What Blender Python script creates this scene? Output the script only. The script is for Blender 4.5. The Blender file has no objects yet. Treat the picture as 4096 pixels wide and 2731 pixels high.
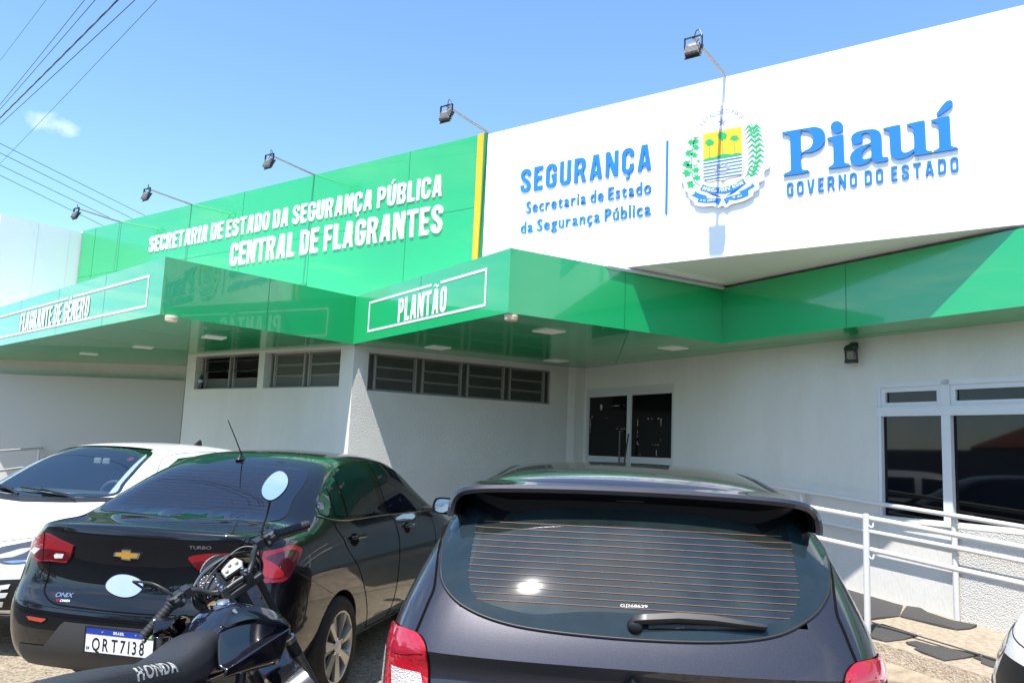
import bpy, bmesh, math, random
from math import sin, cos, pi, radians as rad
from mathutils import Vector as V, Matrix as Mx
from mathutils.bvhtree import BVHTree
from mathutils.geometry import delaunay_2d_cdt
random.seed(7)
SC = bpy.context.scene
COL = SC.collection
# ------------------------------------------------------------------ camera, world, sun, exposure
cd = bpy.data.cameras.new('camera'); cam = bpy.data.objects.new('camera', cd); COL.objects.link(cam)
cd.sensor_width = 36; cd.lens = 36 * 3300 / 4096; cd.clip_start = 0.05; cd.clip_end = 3000
_y, _p, _r = rad(36.14), rad(7.52), rad(2.33)
_f = V((-sin(_y) * cos(_p), cos(_y) * cos(_p), sin(_p))); _a = V((cos(_y), sin(_y), 0)); _u = _a.cross(_f)
_R = _a * cos(_r) + _u * sin(_r); _U = -_a * sin(_r) + _u * cos(_r)
cam.matrix_world = Mx(((_R.x, _U.x, -_f.x, 0), (_R.y, _U.y, -_f.y, 0), (_R.z, _U.z, -_f.z, 1.57), (0, 0, 0, 1)))
SC.camera = cam
SUN_TO = V((0.06, -0.66, 1.40)).normalized()
world = bpy.data.worlds.new('World'); SC.world = world; world.use_nodes = True
nt = world.node_tree; bg = nt.nodes['Background']
sky = nt.nodes.new('ShaderNodeTexSky'); sky.sky_type = 'NISHITA'; sky.sun_disc = False
sky.sun_elevation = math.asin(SUN_TO.z); sky.sun_rotation = pi - 0.09
sky.altitude = 0; sky.air_density = 1.0; sky.dust_density = 0.25; sky.ozone_density = 3.2
def N(kind, **kw):
    n = nt.nodes.new('ShaderNode' + kind)
    for k, v in kw.items(): setattr(n, k, v)
    return n
def math_(op, a, b=None):
    n = N('Math', operation=op)
    for i, v in enumerate((a, b)):
        if v is None: continue
        if isinstance(v, (int, float)): n.inputs[i].default_value = v
        else: nt.links.new(v, n.inputs[i])
    return n.outputs[0]
CLOUD = (-0.8686, 0.3823, 0.3153)
# thin clouds: wisps over the street side of the sky, one small puff low on the left
tcw = N('TexCoord'); sx_ = N('SeparateXYZ'); nt.links.new(tcw.outputs['Generated'], sx_.inputs[0])
zz = math_('MAXIMUM', sx_.outputs['Z'], 0.05); cx_ = N('CombineXYZ'); nt.links.new(math_('DIVIDE', sx_.outputs['X'], zz), cx_.inputs[0]); nt.links.new(math_('DIVIDE', sx_.outputs['Y'], zz), cx_.inputs[1])
nz = N('TexNoise'); nz.inputs['Scale'].default_value = 1.5; nz.inputs['Detail'].default_value = 8; nz.inputs['Roughness'].default_value = 0.62; nz.inputs['Distortion'].default_value = 0.8; nt.links.new(cx_.outputs[0], nz.inputs['Vector'])
rp = N('ValToRGB'); rp.color_ramp.elements[0].position = 0.48; rp.color_ramp.elements[1].position = 0.72; nt.links.new(nz.outputs['Fac'], rp.inputs[0])
side = math_('MULTIPLY', math_('SUBTRACT', -0.05, sx_.outputs['Y']), 5.0); side = math_('MINIMUM', math_('MAXIMUM', side, 0.0), 0.8)
wisps = math_('MULTIPLY', rp.outputs[0], side)
vd = N('VectorMath', operation='SUBTRACT'); nt.links.new(tcw.outputs['Generated'], vd.inputs[0]); vd.inputs[1].default_value = CLOUD
vm = N('VectorMath', operation='MULTIPLY'); nt.links.new(vd.outputs[0], vm.inputs[0]); vm.inputs[1].default_value = (38, 38, 105)
vl = N('VectorMath', operation='LENGTH'); nt.links.new(vm.outputs[0], vl.inputs[0])
nz2 = N('TexNoise'); nz2.inputs['Scale'].default_value = 38; nz2.inputs['Detail'].default_value = 6; nt.links.new(tcw.outputs['Generated'], nz2.inputs['Vector'])
puff = math_('MULTIPLY', math_('MAXIMUM', math_('SUBTRACT', math_('MULTIPLY', nz2.outputs['Fac'], 1.9), math_('ADD', math_('MULTIPLY', vl.outputs['Value'], 0.55), 0.35)), 0.0), 0.5); puff = math_('MINIMUM', puff, 0.24)
msk = math_('MAXIMUM', wisps, puff)
mxs = N('Mix', data_type='RGBA'); nt.links.new(msk, mxs.inputs['Factor']); tnt = N('Mix', data_type='RGBA', blend_type='MULTIPLY'); tnt.inputs['Factor'].default_value = 1; nt.links.new(sky.outputs[0], tnt.inputs['A']); tnt.inputs['B'].default_value = (.90, 1.04, 1.09, 1); nt.links.new(tnt.outputs['Result'], mxs.inputs['A']); mxs.inputs['B'].default_value = (7.0, 7.0, 7.2, 1)
nt.links.new(mxs.outputs['Result'], bg.inputs[0]); bg.inputs[1].default_value = 0.15
sd = bpy.data.lights.new('sun', 'SUN'); sd.energy = 4.6; sd.angle = rad(0.55); sd.color = (1.0, 0.955, 0.88)
sun = bpy.data.objects.new('sun', sd); COL.objects.link(sun)
sun.rotation_euler = (-SUN_TO).to_track_quat('-Z', 'Y').to_euler(); sun.location = (0, 0, 30)
SC.view_settings.view_transform = 'Standard'; SC.view_settings.look = 'None'
SC.view_settings.exposure = 0.92; SC.view_settings.gamma = 1.0
SC.cycles.max_bounces = 8; SC.cycles.glossy_bounces = 5; SC.cycles.transparent_max_bounces = 12
SC.cycles.use_denoising = True
SC.cycles.sample_clamp_indirect = 8.0

# ------------------------------------------------------------------ materials
MATS = {}
def mat(name, col=(0.5, 0.5, 0.5), rough=0.5, metal=0.0, coat=0.0, spec=0.5, bump=None, var=None, emit=None, coat_rough=0.03, ior=1.5, stretch=None):
    """bump=(scale, strength, detail); var=(scale, amount, other colour, stretch) mottles the base colour in object space."""
    if name in MATS: return MATS[name]
    m = bpy.data.materials.new(name); m.use_nodes = True; MATS[name] = m
    t = m.node_tree; b = t.nodes['Principled BSDF']
    b.inputs['Base Color'].default_value = (*col, 1); b.inputs['Roughness'].default_value = rough
    b.inputs['Metallic'].default_value = metal; b.inputs['Coat Weight'].default_value = coat
    b.inputs['Coat Roughness'].default_value = coat_rough; b.inputs['Specular IOR Level'].default_value = spec
    b.inputs['IOR'].default_value = ior
    tc = t.nodes.new('ShaderNodeTexCoord'); src = tc.outputs['Object']
    if stretch:
        mp = t.nodes.new('ShaderNodeMapping'); mp.inputs['Scale'].default_value = stretch
        t.links.new(src, mp.inputs[0]); src = mp.outputs[0]
    if var:
        n = t.nodes.new('ShaderNodeTexNoise'); n.inputs['Scale'].default_value = var[0]; n.inputs['Detail'].default_value = 6
        n.inputs['Roughness'].default_value = 0.65
        t.links.new(src, n.inputs['Vector'])
        r = t.nodes.new('ShaderNodeValToRGB'); r.color_ramp.elements[0].position = 0.35; r.color_ramp.elements[1].position = 0.68
        mx = t.nodes.new('ShaderNodeMix'); mx.data_type = 'RGBA'
        ml = t.nodes.new('ShaderNodeMath'); ml.operation = 'MULTIPLY'; ml.inputs[1].default_value = var[1]
        t.links.new(n.outputs['Fac'], r.inputs[0]); t.links.new(r.outputs[0], ml.inputs[0]); t.links.new(ml.outputs[0], mx.inputs['Factor'])
        mx.inputs['A'].default_value = (*col, 1); mx.inputs['B'].default_value = (*var[2], 1)
        t.links.new(mx.outputs['Result'], b.inputs['Base Color'])
    if bump:
        n = t.nodes.new('ShaderNodeTexNoise'); n.inputs['Scale'].default_value = bump[0]; n.inputs['Detail'].default_value = bump[2]
        t.links.new(src, n.inputs['Vector'])
        bp = t.nodes.new('ShaderNodeBump'); bp.inputs['Strength'].default_value = bump[1]; bp.inputs['Distance'].default_value = 0.02
        t.links.new(n.outputs['Fac'], bp.inputs['Height']); t.links.new(bp.outputs[0], b.inputs['Normal'])
        if coat: t.links.new(bp.outputs[0], b.inputs['Coat Normal'])
    if emit:
        b.inputs['Emission Color'].default_value = (*emit[0], 1); b.inputs['Emission Strength'].default_value = emit[1]
    return m

GREEN = mat('green_panel', (0.008, 0.385, 0.122), 0.20, spec=0.5, coat=1.0, coat_rough=0.015, bump=(1.1, 0.045, 1), var=(0.7, 0.35, (0.007, 0.335, 0.10)))
GREENDK = mat('green_joint', (0.004, 0.19, 0.06), 0.4)
SOFFIT = mat('green_soffit_panel', (0.006, 0.36, 0.125), 0.2, spec=0.5, coat=0.45, coat_rough=0.01, bump=(1.6, 0.04, 1))
WHITEP = mat('white_panel', (0.86, 0.86, 0.86), 0.16, spec=0.5, bump=(1.2, 0.02, 1))
GREYP = mat('grey_white_panel', (0.80, 0.80, 0.81), 0.3, spec=0.35)
JOINT = mat('panel_joint_grey', (0.55, 0.55, 0.56), 0.6)
YELLOW = mat('yellow_paint', (0.82, 0.42, 0.01), 0.3)
STUCCO = mat('white_stucco', (0.615, 0.605, 0.58), 0.85, spec=0.2, bump=(85, 0.9, 4), var=(1.3, 0.6, (0.50, 0.49, 0.47)))
PLASTER = mat('smooth_plaster', (0.665, 0.65, 0.615), 0.8, spec=0.2, bump=(60, 0.25, 4), var=(2.2, 0.5, (0.56, 0.54, 0.50)), stretch=(1, 1, 0.22))
SIGNWHITE = mat('letter_white', (0.86, 0.86, 0.86), 0.3)
SIGNBLUE = mat('letter_blue', (0.020, 0.185, 0.62), 0.22)
STEELW = mat('white_painted_steel', (0.60, 0.60, 0.605), 0.38, spec=0.5, bump=(30, 0.08, 3), var=(14, 0.4, (0.6, 0.59, 0.57)))
ALU = mat('painted_aluminium', (0.50, 0.51, 0.52), 0.45, spec=0.5)
GALV = mat('galvanised_steel', (0.42, 0.41, 0.40), 0.5, metal=0.6, var=(60, 0.6, (0.3, 0.29, 0.27)))
BLACKM = mat('black_metal', (0.02, 0.02, 0.022), 0.4, spec=0.5)
DARKGLASS = mat('dark_window_film', (0.003, 0.003, 0.004), 0.03, spec=0.36)
CONC = mat('concrete', (0.46, 0.385, 0.30), 0.9, spec=0.15, bump=(70, 0.9, 8), var=(22, 0.9, (0.26, 0.205, 0.155)))
RUBBER = mat('black_rubber', (0.062, 0.060, 0.060), 0.75, spec=0.3, bump=(120, 0.4, 3), var=(70, 0.9, (0.40, 0.39, 0.36)))
_e = [n for n in RUBBER.node_tree.nodes if n.type == 'VALTORGB'][0].color_ramp.elements; _e[0].position = .66; _e[1].position = .70

# ------------------------------------------------------------------ mesh builder
def link(name, me, parent=None, loc=None):
    o = bpy.data.objects.new(name, me); COL.objects.link(o)
    if parent: o.parent = parent
    if loc: o.location = loc
    return o
def thing(name, label, cat, loc=(0, 0, 0), rot=(0, 0, 0), group=None):
    o = bpy.data.objects.new(name, None); COL.objects.link(o); o.location = loc; o.rotation_euler = rot
    o.empty_display_size = 0.1; o['label'] = label; o['category'] = cat
    if group: o['group'] = group
    return o
def tag(o, label, cat, group=None):
    o['label'] = label; o['category'] = cat
    if group: o['group'] = group
    return o
def fr(o, u, v, w):
    o, u, v, w = V(o), V(u), V(v), V(w)
    return lambda a, b, c=0.0: o + u * a + v * b + w * c
class MB:
    def __init__(s): s.v = []; s.f = []; s.mi = []
    def add(s, vs, fs, m=0):
        k = len(s.v); s.v += [V(p) for p in vs]; s.f += [[i + k for i in f] for f in fs]; s.mi += [m] * len(fs); return s
    def quad(s, a, b, c, d, m=0): return s.add([a, b, c, d], [(0, 1, 2, 3)], m)
    def box(s, lo, hi, m=0, F=None):
        x0, y0, z0 = lo; x1, y1, z1 = hi
        P = [(x0, y0, z0), (x1, y0, z0), (x1, y1, z0), (x0, y1, z0), (x0, y0, z1), (x1, y0, z1), (x1, y1, z1), (x0, y1, z1)]
        if F: P = [F(*p) for p in P]
        return s.add(P, [(0, 3, 2, 1), (4, 5, 6, 7), (0, 1, 5, 4), (1, 2, 6, 5), (2, 3, 7, 6), (3, 0, 4, 7)], m)
    def prism(s, poly, F, w0, w1, m=0, cap0=True):
        n = len(poly); vs = [F(a, b, w0) for a, b in poly] + [F(a, b, w1) for a, b in poly]
        fs = [tuple(range(n, 2 * n))] + ([tuple(range(n - 1, -1, -1))] if cap0 else [])
        fs += [(i, (i + 1) % n, n + (i + 1) % n, n + i) for i in range(n)]
        return s.add(vs, fs, m)
    def tube(s, pts, r, n=8, m=0, caps=True, closed=False):
        pts = [V(p) for p in pts]; N = len(pts); rr = r if isinstance(r, (list, tuple)) else [r] * N
        up = None; vs = []
        for i, p in enumerate(pts):
            if closed: d = pts[(i + 1) % N] - pts[i - 1]
            else: d = pts[min(i + 1, N - 1)] - pts[max(i - 1, 0)]
            d.normalize()
            if up is None: up = d.orthogonal().normalized()
            up = (up - d * up.dot(d))
            up = up.normalized() if up.length > 1e-6 else d.orthogonal().normalized()
            sd_ = d.cross(up)
            vs += [p + (up * cos(2 * pi * k / n) + sd_ * sin(2 * pi * k / n)) * rr[i] for k in range(n)]
        fs = []
        for i in range(N if closed else N - 1):
            j = (i + 1) % N
            fs += [(i * n + k, i * n + (k + 1) % n, j * n + (k + 1) % n, j * n + k) for k in range(n)]
        if caps and not closed: fs += [tuple(range(n - 1, -1, -1)), tuple(range((N - 1) * n, N * n))]
        return s.add(vs, fs, m)
    def lathe(s, prof, F, n=24, m=0, caps=True):
        """prof: (radius, height) list, revolved about F's third axis."""
        vs = [F(r * cos(2 * pi * k / n), r * sin(2 * pi * k / n), h) for r, h in prof for k in range(n)]
        fs = [(i * n + k, i * n + (k + 1) % n, (i + 1) * n + (k + 1) % n, (i + 1) * n + k) for i in range(len(prof) - 1) for k in range(n)]
        if caps: fs += [tuple(range(n - 1, -1, -1)), tuple(range((len(prof) - 1) * n, len(prof) * n))]
        return s.add(vs, fs, m)
    def mesh(s, name, mats, smooth=None):
        me = bpy.data.meshes.new(name); me.from_pydata(s.v, [], s.f)
        for mt in (mats if isinstance(mats, (list, tuple)) else [mats]): me.materials.append(mt)
        me.polygons.foreach_set('material_index', s.mi)
        bm = bmesh.new(); bm.from_mesh(me); bmesh.ops.recalc_face_normals(bm, faces=bm.faces); bm.to_mesh(me); bm.free()
        if smooth is not None:
            me.polygons.foreach_set('use_smooth', [True] * len(me.polygons)); me.set_sharp_from_angle(angle=rad(smooth))
        me.update(); return me
    def build(s, name, mats, parent=None, smooth=None, loc=None, bevel=None):
        o = link(name, s.mesh(name, mats, smooth), parent, loc)
        if bevel:
            b = o.modifiers.new('bevel', 'BEVEL'); b.width = bevel; b.segments = 2; b.limit_method = 'ANGLE'; b.angle_limit = rad(40)
        return o
def spline(pts, k=4, closed=False):
    """Catmull-Rom through the points."""
    P = [V(p) for p in pts]; n = len(P); out = []
    for i in range(n if closed else n - 1):
        if closed: a, b, c, d = P[i - 1], P[i], P[(i + 1) % n], P[(i + 2) % n]
        else: a, b, c, d = P[max(i - 1, 0)], P[i], P[i + 1], P[min(i + 2, n - 1)]
        for q in range(k):
            t = q / k
            out.append(0.5 * ((2 * b) + (c - a) * t + (2 * a - 5 * b + 4 * c - d) * t * t + (3 * b - a - 3 * c + d) * t ** 3))
    if not closed: out.append(P[-1])
    return out
# ------------------------------------------------------------------ lettering
def fill(loops, F, w0, w1, name, mats, bevel=0.0):
    """Outlines (first outer, holes after; even-odd) extruded from w0 to w1 in frame F -> mesh."""
    cu = bpy.data.curves.new(name, 'CURVE'); cu.dimensions = '2D'; cu.fill_mode = 'BOTH'; cu.extrude = abs(w1 - w0) / 2
    cu.bevel_depth = bevel; cu.offset = -bevel
    for l in loops:
        sp = cu.splines.new('POLY'); sp.points.add(len(l) - 1); sp.use_cyclic_u = True
        for p, q in zip(sp.points, l): p.co = (q[0], q[1], 0, 1)
    ob = bpy.data.objects.new('tmp', cu); COL.objects.link(ob)
    me = bpy.data.meshes.new_from_object(ob.evaluated_get(bpy.context.evaluated_depsgraph_get()))
    bpy.data.objects.remove(ob); bpy.data.curves.remove(cu)
    mid = (w0 + w1) / 2
    for v in me.vertices: v.co = F(v.co.x, v.co.y, mid + v.co.z)
    me.name = name; me.materials.clear()
    for mt in (mats if isinstance(mats, (list, tuple)) else [mats]): me.materials.append(mt)
    bm = bmesh.new(); bm.from_mesh(me); bmesh.ops.recalc_face_normals(bm, faces=bm.faces); bm.to_mesh(me); bm.free()
    return me
GL = {}
def glyph(ch):
    """Outline loops of one character of Blender's built-in font, cap height about 0.73, as polylines."""
    if ch in GL: return GL[ch]
    cu = bpy.data.curves.new('g', 'FONT'); cu.body = ch; ob = bpy.data.objects.new('g', cu); COL.objects.link(ob)
    dg = bpy.context.evaluated_depsgraph_get(); c = ob.evaluated_get(dg).to_curve(dg)
    loops = []
    for sp in c.splines:
        P = [(b.handle_left.copy(), b.co.copy(), b.handle_right.copy()) for b in sp.bezier_points]; L = []
        for i in range(len(P)):
            a, b = P[i], P[(i + 1) % len(P)]
            straight = (a[2] - a[1]).cross(b[1] - a[1]).length + (b[0] - b[1]).cross(b[1] - a[1]).length < 1e-4
            for q in range(1 if straight else 5):
                t = q / 5; u = 1 - t
                p = a[1] * u ** 3 + a[2] * 3 * u * u * t + b[0] * 3 * u * t * t + b[1] * t ** 3
                if not L or (V((p.x, p.y)) - L[-1]).length > 1e-4: L.append(V((p.x, p.y)))
        loops.append(L)
    bpy.data.objects.remove(ob); bpy.data.curves.remove(cu)
    GL[ch] = loops; return loops
def area(l): return sum(l[i - 1].x * l[i].y - l[i].x * l[i - 1].y for i in range(len(l))) / 2
def bold(loops, sx, sy, ex, ey):
    out = []
    if not loops: return out
    big = max(loops, key=lambda l: abs(area(l))); sg = 1 if area(big) > 0 else -1
    for l in loops:
        P = [V((p.x * sx, p.y * sy)) for p in l]; n = len(P); Q = []
        for i in range(n):
            d1 = (P[i] - P[i - 1]); d2 = (P[(i + 1) % n] - P[i])
            if d1.length < 1e-7 or d2.length < 1e-7: Q.append(P[i]); continue
            d1.normalize(); d2.normalize()
            n1 = V((d1.y, -d1.x)) * sg; n2 = V((d2.y, -d2.x)) * sg
            m = n1 + n2; k = 2.0 / max(m.length_squared, 0.9); m = m * k
            Q.append(P[i] + V((m.x * ex, m.y * ey)))
        out.append(Q)
    return out
# a plain condensed grotesque for the signs: outlines drawn here, cap height 0.729
def gothic():
    W, H, t, h = .385, .729, .138, .122
    P = lambda *a: [V(p) for p in a]
    def arc(cx, cy, rx, ry, a0, a1, n=6): return [V((cx + rx * cos(rad(a0 + (a1 - a0) * i / n)), cy + ry * sin(rad(a0 + (a1 - a0) * i / n)))) for i in range(n + 1)]
    def rr(x0, y0, x1, y1, r): r = min(r, (x1 - x0) / 2, (y1 - y0) / 2); return arc(x1 - r, y1 - r, r, r, 0, 90) + arc(x0 + r, y1 - r, r, r, 90, 180) + arc(x0 + r, y0 + r, r, r, 180, 270) + arc(x1 - r, y0 + r, r, r, 270, 360)
    def stroke(C, w):
        L, R = [], []
        for i, p in enumerate(C):
            d = (C[min(i + 1, len(C) - 1)] - C[max(i - 1, 0)]).normalized(); n = V((-d.y, d.x)); k = abs(n.x); q = (t * k + h * (1 - k)) / 2 if w is None else w / 2
            L.append(p + n * q); R.append(p - n * q)
        return L + R[::-1]
    R_ = W * .46; ri = .055
    O = [rr(0, 0, W, H, R_), rr(t, h, W - t, H - h, ri)]
    def bowl(y0, y1, r, x0=0): return arc(W - r, y1 - r, r, r, 90, 0) + arc(W - r, y0 + r, r, r, 0, -90)
    def inner(y0, y1, r=.05): return P((t, y0), (t, y1)) + arc(W - t - r, y1 - r, r, r, 90, 0) + arc(W - t - r, y0 + r, r, r, 0, -90)
    C = arc(W - R_, H - R_, R_, R_, 0, 90) + arc(R_, H - R_, R_, R_, 90, 180) + arc(R_, R_, R_, R_, 180, 270) + arc(W - R_, R_, R_, R_, 270, 360)
    Ci = arc(W - t - ri, h + ri, ri, ri, 360, 270, 3) + arc(t + ri, h + ri, ri, ri, 270, 180, 3) + arc(t + ri, H - h - ri, ri, ri, 180, 90, 3) + arc(W - t - ri, H - h - ri, ri, ri, 90, 0, 3)
    c_ = C + P((W, .265), (W - t, .265)) + Ci + P((W - t, .475), (W, .475))
    g_ = C + P((W, .40), (W * .5, .40), (W * .5, .295), (W - t, .295)) + Ci + P((W - t, .475), (W, .475))
    s_ = stroke([V(p) for p in [(W - t / 2, .50), (W - t / 2, .56)]] + arc(W / 2, .56, W / 2 - t / 2, H - h / 2 - .56, 20, 160, 6) + [V((t / 2, .53)), V((t / 2 + .02, .465)), V((W * .36, .405)), V((W * .64, .325)), V((W - t / 2 - .02, .265)), V((W - t / 2, .20))] + arc(W / 2, .17, W / 2 - t / 2, .17 - h / 2, -20, -160, 6) + [V((t / 2, .17)), V((t / 2, .235))], None)
    A_, AB = W * 1.08, .15
    a_ = [P((0, 0), (t * .96, 0), (t * 1.13, .135), (A_ - t * 1.13, .135), (A_ - t * .96, 0), (A_, 0), (A_ / 2 + t * .66, H), (A_ / 2 - t * .66, H)), P((t * 1.28, .245), (A_ / 2, .565), (A_ - t * 1.28, .245))]
    u_ = P((0, H), (0, R_)) + arc(R_, R_, R_, R_, 180, 270)[1:] + arc(W - R_, R_, R_, R_, 270, 360) + P((W, H), (W - t, H)) + arc(W - t - ri, h + ri, ri, ri, 360, 270, 3) + arc(t + ri, h + ri, ri, ri, 270, 180, 3) + P((t, H))
    ced = stroke(P((W * .52, -.005), (W * .60, -.055), (W * .62, -.10), (W * .50, -.135), (W * .34, -.13)), .06)
    e_w = W * .84
    G = {'O': O, 'C': [c_], 'G': [g_], 'S': [s_], 'A': a_, 'U': [u_],
         'Ç': [c_, ced], 'E': [P((0, 0), (e_w, 0), (e_w, h), (t, h), (t, .31), (e_w * .92, .31), (e_w * .92, .31 + h), (t, .31 + h), (t, H - h), (e_w, H - h), (e_w, H), (0, H))],
         'F': [P((0, 0), (t, 0), (t, .29), (e_w * .92, .29), (e_w * .92, .29 + h), (t, .29 + h), (t, H - h), (e_w, H - h), (e_w, H), (0, H))],
         'I': [P((0, 0), (t, 0), (t, H), (0, H))], 'L': [P((0, 0), (e_w, 0), (e_w, h), (t, h), (t, H), (0, H))],
         'T': [P((W * .5 - t / 2, 0), (W * .5 + t / 2, 0), (W * .5 + t / 2, H - h), (W, H - h), (W, H), (0, H), (0, H - h), (W * .5 - t / 2, H - h))],
         'N': [P((0, 0), (t * .9, 0), (t * .9, .40), (W * 1.06 - t, 0), (W * 1.06, 0), (W * 1.06, H), (W * 1.06 - t * .9, H), (W * 1.06 - t * .9, .33), (t, H), (0, H))],
         'V': [P((A_ / 2 - t * .62, 0), (A_ / 2 + t * .62, 0), (A_, H), (A_ - t, H), (A_ / 2, .20), (t, H), (0, H))],
         'D': [P((0, 0), (0, H)) + bowl(0, H, R_), inner(h, H - h)],
         'P': [P((t, 0), (0, 0), (0, H)) + bowl(.27, H, .17) + P((t, .27)), inner(.27 + h * .9, H - h, .045)],
         'R': [P((t, 0), (0, 0), (0, H)) + arc(W - .17, H - .17, .17, .17, 90, 0) + P((W, .47), (W - .035, .385), (W - .075, .335), (W * 1.06, 0), (W * 1.06 - t * 1.02, 0), (W - t * 1.32, .29), (t, .29)), inner(.29 + h * .85, H - h, .045)],
         'B': [P((0, 0), (0, H)) + arc(W - .15, H - .15, .15, .15, 90, 0) + P((W - .005, .48), (W - .035, .385)) + arc(W - .15, .16, .15, .16, 20, -90), inner(h, .32, .04), inner(.32 + h * .8, H - h, .04)]}
    ac = P((W * .40, H + .035), (W * .58, H + .035), (W * .88, H + .175), (W * .58, H + .175))
    G['Ú'] = [u_, ac]; G['Í'] = G['I'] + [[p + V((-.10, 0)) for p in ac]]
    G['Ê'] = G['E'] + [P((.02, H + .035), (.11, H + .035), (e_w / 2, H + .105), (e_w - .11, H + .035), (e_w - .02, H + .035), (e_w / 2 + .065, H + .165), (e_w / 2 - .065, H + .165))]
    til = stroke([V((A_ * .14 + A_ * .72 * i / 10, H + .085 + .028 * sin(2 * pi * i / 10))) for i in range(11)], .058)
    G['Ã'] = a_ + [til]
    for k, L in G.items():                                        # outer loops counter-clockwise, holes clockwise
        out = []
        for i, l in enumerate(L):
            hole = k in 'OADPRBÃ' and 0 < i < (3 if k == 'B' else 2); a = area(l)
            out.append(l if (a < 0) == hole else l[::-1])
        G[k] = out
    return G
GO = gothic()
def text(parent, s, F, x0, z0, width, cap, depth, m, emb=0.05, gap=0.10, space=0.42, name='letter', w0=0.0, split=True, embz=None, bev=0.0, font=None):
    """Lays s out from (x0, z0) to the given width with capitals `cap` high; one mesh per letter (or one for all)."""
    CAP = 0.729 if font else GL['cap']
    look = (lambda c: font[c] if font and c in font else glyph(c))
    sy = cap / CAP; nat = []; ng = 0
    for i, ch in enumerate(s):
        if ch == ' ': nat.append(None); continue
        g = look(ch); xs = [p.x for l in g for p in l]; nat.append((min(xs), max(xs)))
    tot = sum(b - a for a, b in [q for q in nat if q]); gaps = 0.0
    for i in range(len(s) - 1):
        if s[i] == ' ': gaps += space * cap
        elif s[i + 1] != ' ': gaps += gap * cap
    nl = sum(1 for q in nat if q)
    ex = emb * cap; ez = (embz if embz is not None else emb * 0.35) * cap
    sx = (width - gaps - 2 * ex * nl) / tot
    x = x0; allm = []; out = []
    for i, ch in enumerate(s):
        if ch == ' ': x += space * cap; continue
        a, b = nat[i]
        L = bold(look(ch), sx, sy * (cap - 2 * ez) / cap, ex, ez)
        L = [[(p.x - a * sx + ex + x, p.y + ez + z0) for p in l] for l in L]
        if split: out.append(link(name, fill(L, F, w0, w0 + depth, name, m, bev), parent))
        else: allm += L
        x += (b - a) * sx + 2 * ex + (gap * cap if i + 1 < len(s) and s[i + 1] != ' ' else 0)
    if not split: out.append(link(name, fill(allm, F, w0, w0 + depth, name, m, bev), parent))
    return out
_h = [p.y for l in glyph('H') for p in l]; GL['cap'] = max(_h) - min(_h)
# ================================================================== SETTING
S0 = 7.297
def walls(F, L, z0, z1, holes, depth, mb, m=0, mrev=None):
    """Front skin of a wall in frame F(t, z, n-into-wall) with openings (t0,t1,za,zb) and their reveals."""
    ts = sorted({0, L, *[h[0] for h in holes], *[h[1] for h in holes]}); zs = sorted({z0, z1, *[h[2] for h in holes], *[h[3] for h in holes]})
    for a, b in zip(ts, ts[1:]):
        for c, d in zip(zs, zs[1:]):
            if any(h[0] - 1e-6 <= a and b <= h[1] + 1e-6 and h[2] - 1e-6 <= c and d <= h[3] + 1e-6 for h in holes): continue
            mb.quad(F(a, c), F(b, c), F(b, d), F(a, d), m)
    for a, b, c, d in holes:
        r = m if mrev is None else mrev
        mb.quad(F(a, c), F(b, c), F(b, c, depth), F(a, c, depth), r); mb.quad(F(a, d), F(b, d), F(b, d, depth), F(a, d, depth), r)
        mb.quad(F(a, c), F(a, d), F(a, d, depth), F(a, c, depth), r); mb.quad(F(b, c), F(b, d), F(b, d, depth), F(b, c, depth), r)
    return mb
ZUP = V((0, 0, 1))
def wall_frame(A, B):
    A, B = V((*A, 0)), V((*B, 0)); u = (B - A).normalized(); n = V((-u.y, u.x, 0))
    return (lambda t, z, d=0.0: A + u * t + ZUP * z + n * d), (B - A).length, u, n

# ground: one sheet, gently rising toward the walkway
def ground_mat():
    m = mat('parking_ground', (0.40, 0.34, 0.26), 0.95, spec=0.1)
    t = m.node_tree; b = t.nodes['Principled BSDF']
    tc = t.nodes.new('ShaderNodeTexCoord')
    n1 = t.nodes.new('ShaderNodeTexNoise'); n1.inputs['Scale'].default_value = 26; n1.inputs['Detail'].default_value = 7; n1.inputs['Roughness'].default_value = 0.7; n1.inputs['Distortion'].default_value = 1.6
    n2 = t.nodes.new('ShaderNodeTexNoise'); n2.inputs['Scale'].default_value = 1.1; n2.inputs['Detail'].default_value = 5
    for n in (n1, n2): t.links.new(tc.outputs['Object'], n.inputs['Vector'])
    r = t.nodes.new('ShaderNodeValToRGB'); e = r.color_ramp.elements
    e[0].position = 0.36; e[0].color = (0.10, 0.085, 0.065, 1); e[1].position = 0.56; e[1].color = (0.46, 0.385, 0.285, 1)
    r2 = t.nodes.new('ShaderNodeValToRGB'); e = r2.color_ramp.elements
    e[0].position = 0.3; e[0].color = (0.72, 0.72, 0.72, 1); e[1].position = 0.7; e[1].color = (1.0, 1.0, 1.0, 1)
    mx = t.nodes.new('ShaderNodeMix'); mx.data_type = 'RGBA'; mx.blend_type = 'MULTIPLY'; mx.inputs['Factor'].default_value = 1
    t.links.new(n1.outputs['Fac'], r.inputs[0]); t.links.new(n2.outputs['Fac'], r2.inputs[0])
    t.links.new(r.outputs[0], mx.inputs['A']); t.links.new(r2.outputs[0], mx.inputs['B']); t.links.new(mx.outputs['Result'], b.inputs['Base Color'])
    bp = t.nodes.new('ShaderNodeBump'); bp.inputs['Strength'].default_value = 0.7; bp.inputs['Distance'].default_value = 0.02
    t.links.new(n1.outputs['Fac'], bp.inputs['Height']); t.links.new(bp.outputs[0], b.inputs['Normal'])
    return m
g = MB(); R_ = 400
g.quad((-R_, -R_, 0), (R_, -R_, 0), (R_, R_, 0), (-R_, R_, 0))
gr = g.build('ground', ground_mat()); gr['kind'] = 'structure'

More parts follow.
